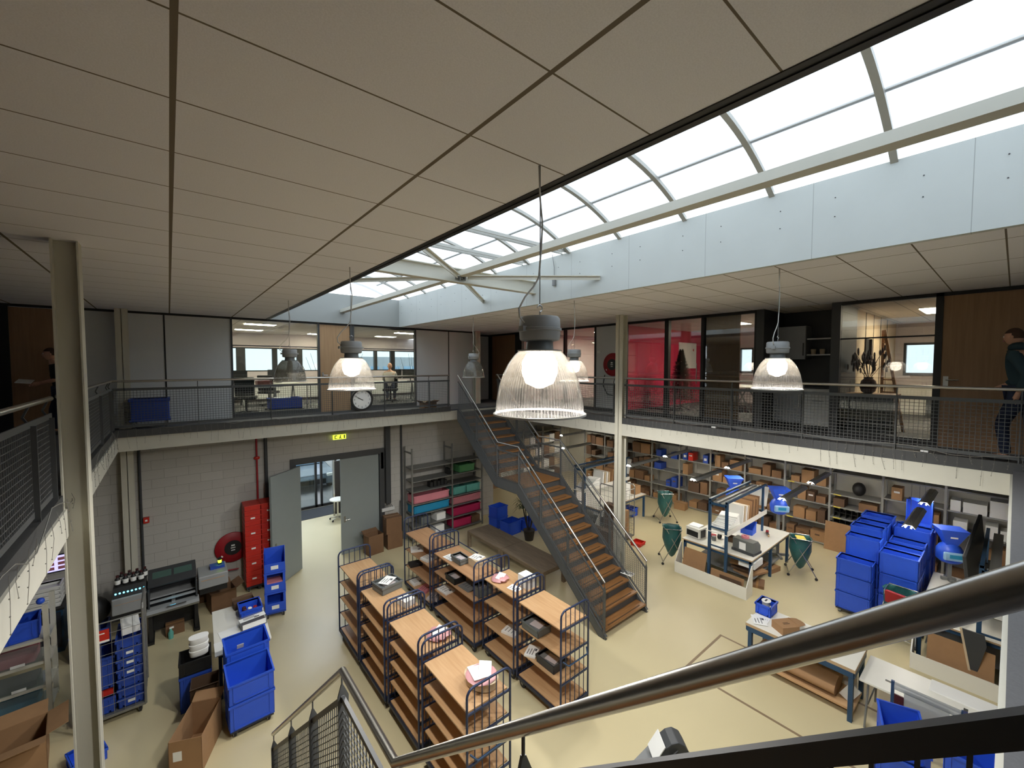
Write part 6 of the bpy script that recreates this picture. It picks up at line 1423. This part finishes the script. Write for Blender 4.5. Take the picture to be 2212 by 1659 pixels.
m.build('stems', 'dry', t); lv.build('dried_petals', 'dry', t, 60)
t = thing('wooden_ladder', 'wooden ladder leaning against the cream wall behind the glass', 'ladder', (11.35, 1.4, G), .0)
for dx in (0, .36): MB().bar((dx * .3, dx, .0), (.5 + dx * .3, .42 + dx * .1, 2.1), .05, .03).build('rail', 'bfront', t)
for k in range(1, 8): f_ = k / 8; MB().bar((.5 * f_, .42 * f_, 2.1 * f_), (.108 + .5 * f_, .36 + (.42 + .036 - .36) * f_, 2.1 * f_), .03, .03).build('rung', 'bfront', t)
o = MB().bx(12.45, 12.5, 2.12, 2.17, G + 1.55, G + 1.95).bx(12.15, 12.5, 2.17, 2.19, G + 1.55, G + 1.95).build('wall_picture', 'black'); tag(o, 'small dark picture on the cream wall above the ladder', 'picture')
o = MB().bx(15.0, 15.5, .95, 1.45, G, G + .5).build('storage_cube', 'dgrey', None, bevel=.02); tag(o, 'dark box on the carpet below the outer window', 'box')
o = MB().bx(15.72, 15.88, .5, 2.1, G + .0, G + .75).build('radiator', 'tab'); tag(o, 'white radiator under the outer window of the ladder room', 'radiator')
# books and binders in the glazed corner recess
for k in range(7): o = MB().bx(9.05, 9.3, 13.3, 13.36, G + .2 + .3 * k, G + .42 + .3 * k).build('magazine_holder', ['paper', 'black', 'ltblue'][k % 3], None); tag(o, 'magazine holder, %s from the floor in the corner recess' % ['first', 'second', 'third', 'fourth', 'fifth', 'sixth', 'seventh'][k], 'holder')
# ------------------------------------------------------------------ icicle string lights along the gallery edges
def icicles(label, a, b, z, side, drops, seed, sag=.05):
    r = random.Random(seed); a, b = Vector((a[0], a[1], z)), Vector((b[0], b[1], z)); m = MB(); bl = MB(); n = 40; pts = []
    off = Vector(side) * .03
    for i in range(n + 1):
        p = a.lerp(b, i / n) + off; p.z += sag * math.sin(i * 1.1) * r.uniform(.3, 1) ; pts.append(p)
    m.tube(pts, .004, 5)
    for k in range(drops):
        p = a.lerp(b, (k + .5) / drops) + off; L = r.uniform(.12, .42); q = [p, p + Vector((r.uniform(-.02, .02), r.uniform(-.02, .02), -L * .5)), p + Vector((r.uniform(-.03, .03), r.uniform(-.03, .03), -L))]
        m.tube(q, .0016, 4)
        for j in (.4, .7, 1.0): bl.sphere(p + (q[2] - p) * j, .005, 5, 4)
    t = thing('icicle_light_string', label, 'string lights', tuple(a)); m.v = [tuple(Vector(v) - a) for v in m.v]; bl.v = [tuple(Vector(v) - a) for v in bl.v]
    m.build('wire', 'icy', t); bl.build('tiny_bulbs', 'icy', t)
icicles('white icicle light string along the gallery edge under the clock', (-.7, 10.9), (6.4, 10.9), 4.27, (0, -1, 0), 60, 1)
icicles('white icicle light string along the gallery edge above the packing tables', (8.27, -3), (8.27, 5.8), 4.32, (-1, 0, 0), 80, 2)
icicles('white icicle light string along the gallery edge between column and stair', (8.27, 6.2), (8.27, 10.8), 4.32, (-1, 0, 0), 34, 3)
icicles('tangled white icicle light string on the balustrade beside the big pale column', (-.80, .2), (-.80, 10.8), 4.25, (1, 0, 0), 46, 4, .12)
for i, y in enumerate((.9, 3.9)):
    o = MB().bx(-.06, .06, -.04, .04, 0, .05).build('power_adapter', 'paper', None, loc=(8.40, y - .1, 4.255)); tag(o, ['small white plug adapter lying at the gallery edge before the brown door', 'small white plug adapter at the gallery edge before the glass rooms'][i], 'adapter')
# ------------------------------------------------------------------ light, camera
w = bpy.data.worlds.new('World'); S.world = w; w.use_nodes = True
nt = w.node_tree; bg = nt.nodes['Background']
tc = nt.nodes.new('ShaderNodeTexCoord'); nz = nt.nodes.new('ShaderNodeTexNoise'); nz.inputs['Scale'].default_value = 2.2; nt.links.new(tc.outputs['Generated'], nz.inputs['Vector'])
mxn = nt.nodes.new('ShaderNodeMix'); mxn.data_type = 'RGBA'; nt.links.new(nz.outputs[0], mxn.inputs[0]); mxn.inputs[6].default_value = (.80, .90, 1.0, 1); mxn.inputs[7].default_value = (.95, .98, 1.0, 1)
nt.links.new(mxn.outputs[2], bg.inputs[0]); bg.inputs[1].default_value = 2.2
cam = bpy.data.cameras.new('Camera'); co = bpy.data.objects.new('Camera', cam); C.objects.link(co); S.camera = co
cam.sensor_fit = 'HORIZONTAL'; cam.sensor_width = 36.0; cam.lens = 898.0 / 2212 * 36; cam.clip_start = .01; cam.clip_end = 200
co.location = (0, 0, 5.5)
yaw, pit = math.radians(39.53), math.radians(2.58)
fw = Vector((math.sin(yaw) * math.cos(pit), math.cos(yaw) * math.cos(pit), -math.sin(pit)))
co.rotation_euler = fw.to_track_quat('-Z', 'Y').to_euler()
S.view_settings.view_transform = 'Standard'; S.view_settings.look = 'None'; S.view_settings.gamma = 1; S.view_settings.exposure = 0.3; S.view_settings.use_curve_mapping = False
S.cycles.max_bounces = 10; S.cycles.diffuse_bounces = 5; S.cycles.glossy_bounces = 4; S.cycles.transparent_max_bounces = 16; S.cycles.transmission_bounces = 6
S.cycles.use_denoising = True; S.cycles.sample_clamp_indirect = 6.0
S.cycles.caustics_reflective = False; S.cycles.caustics_refractive = False
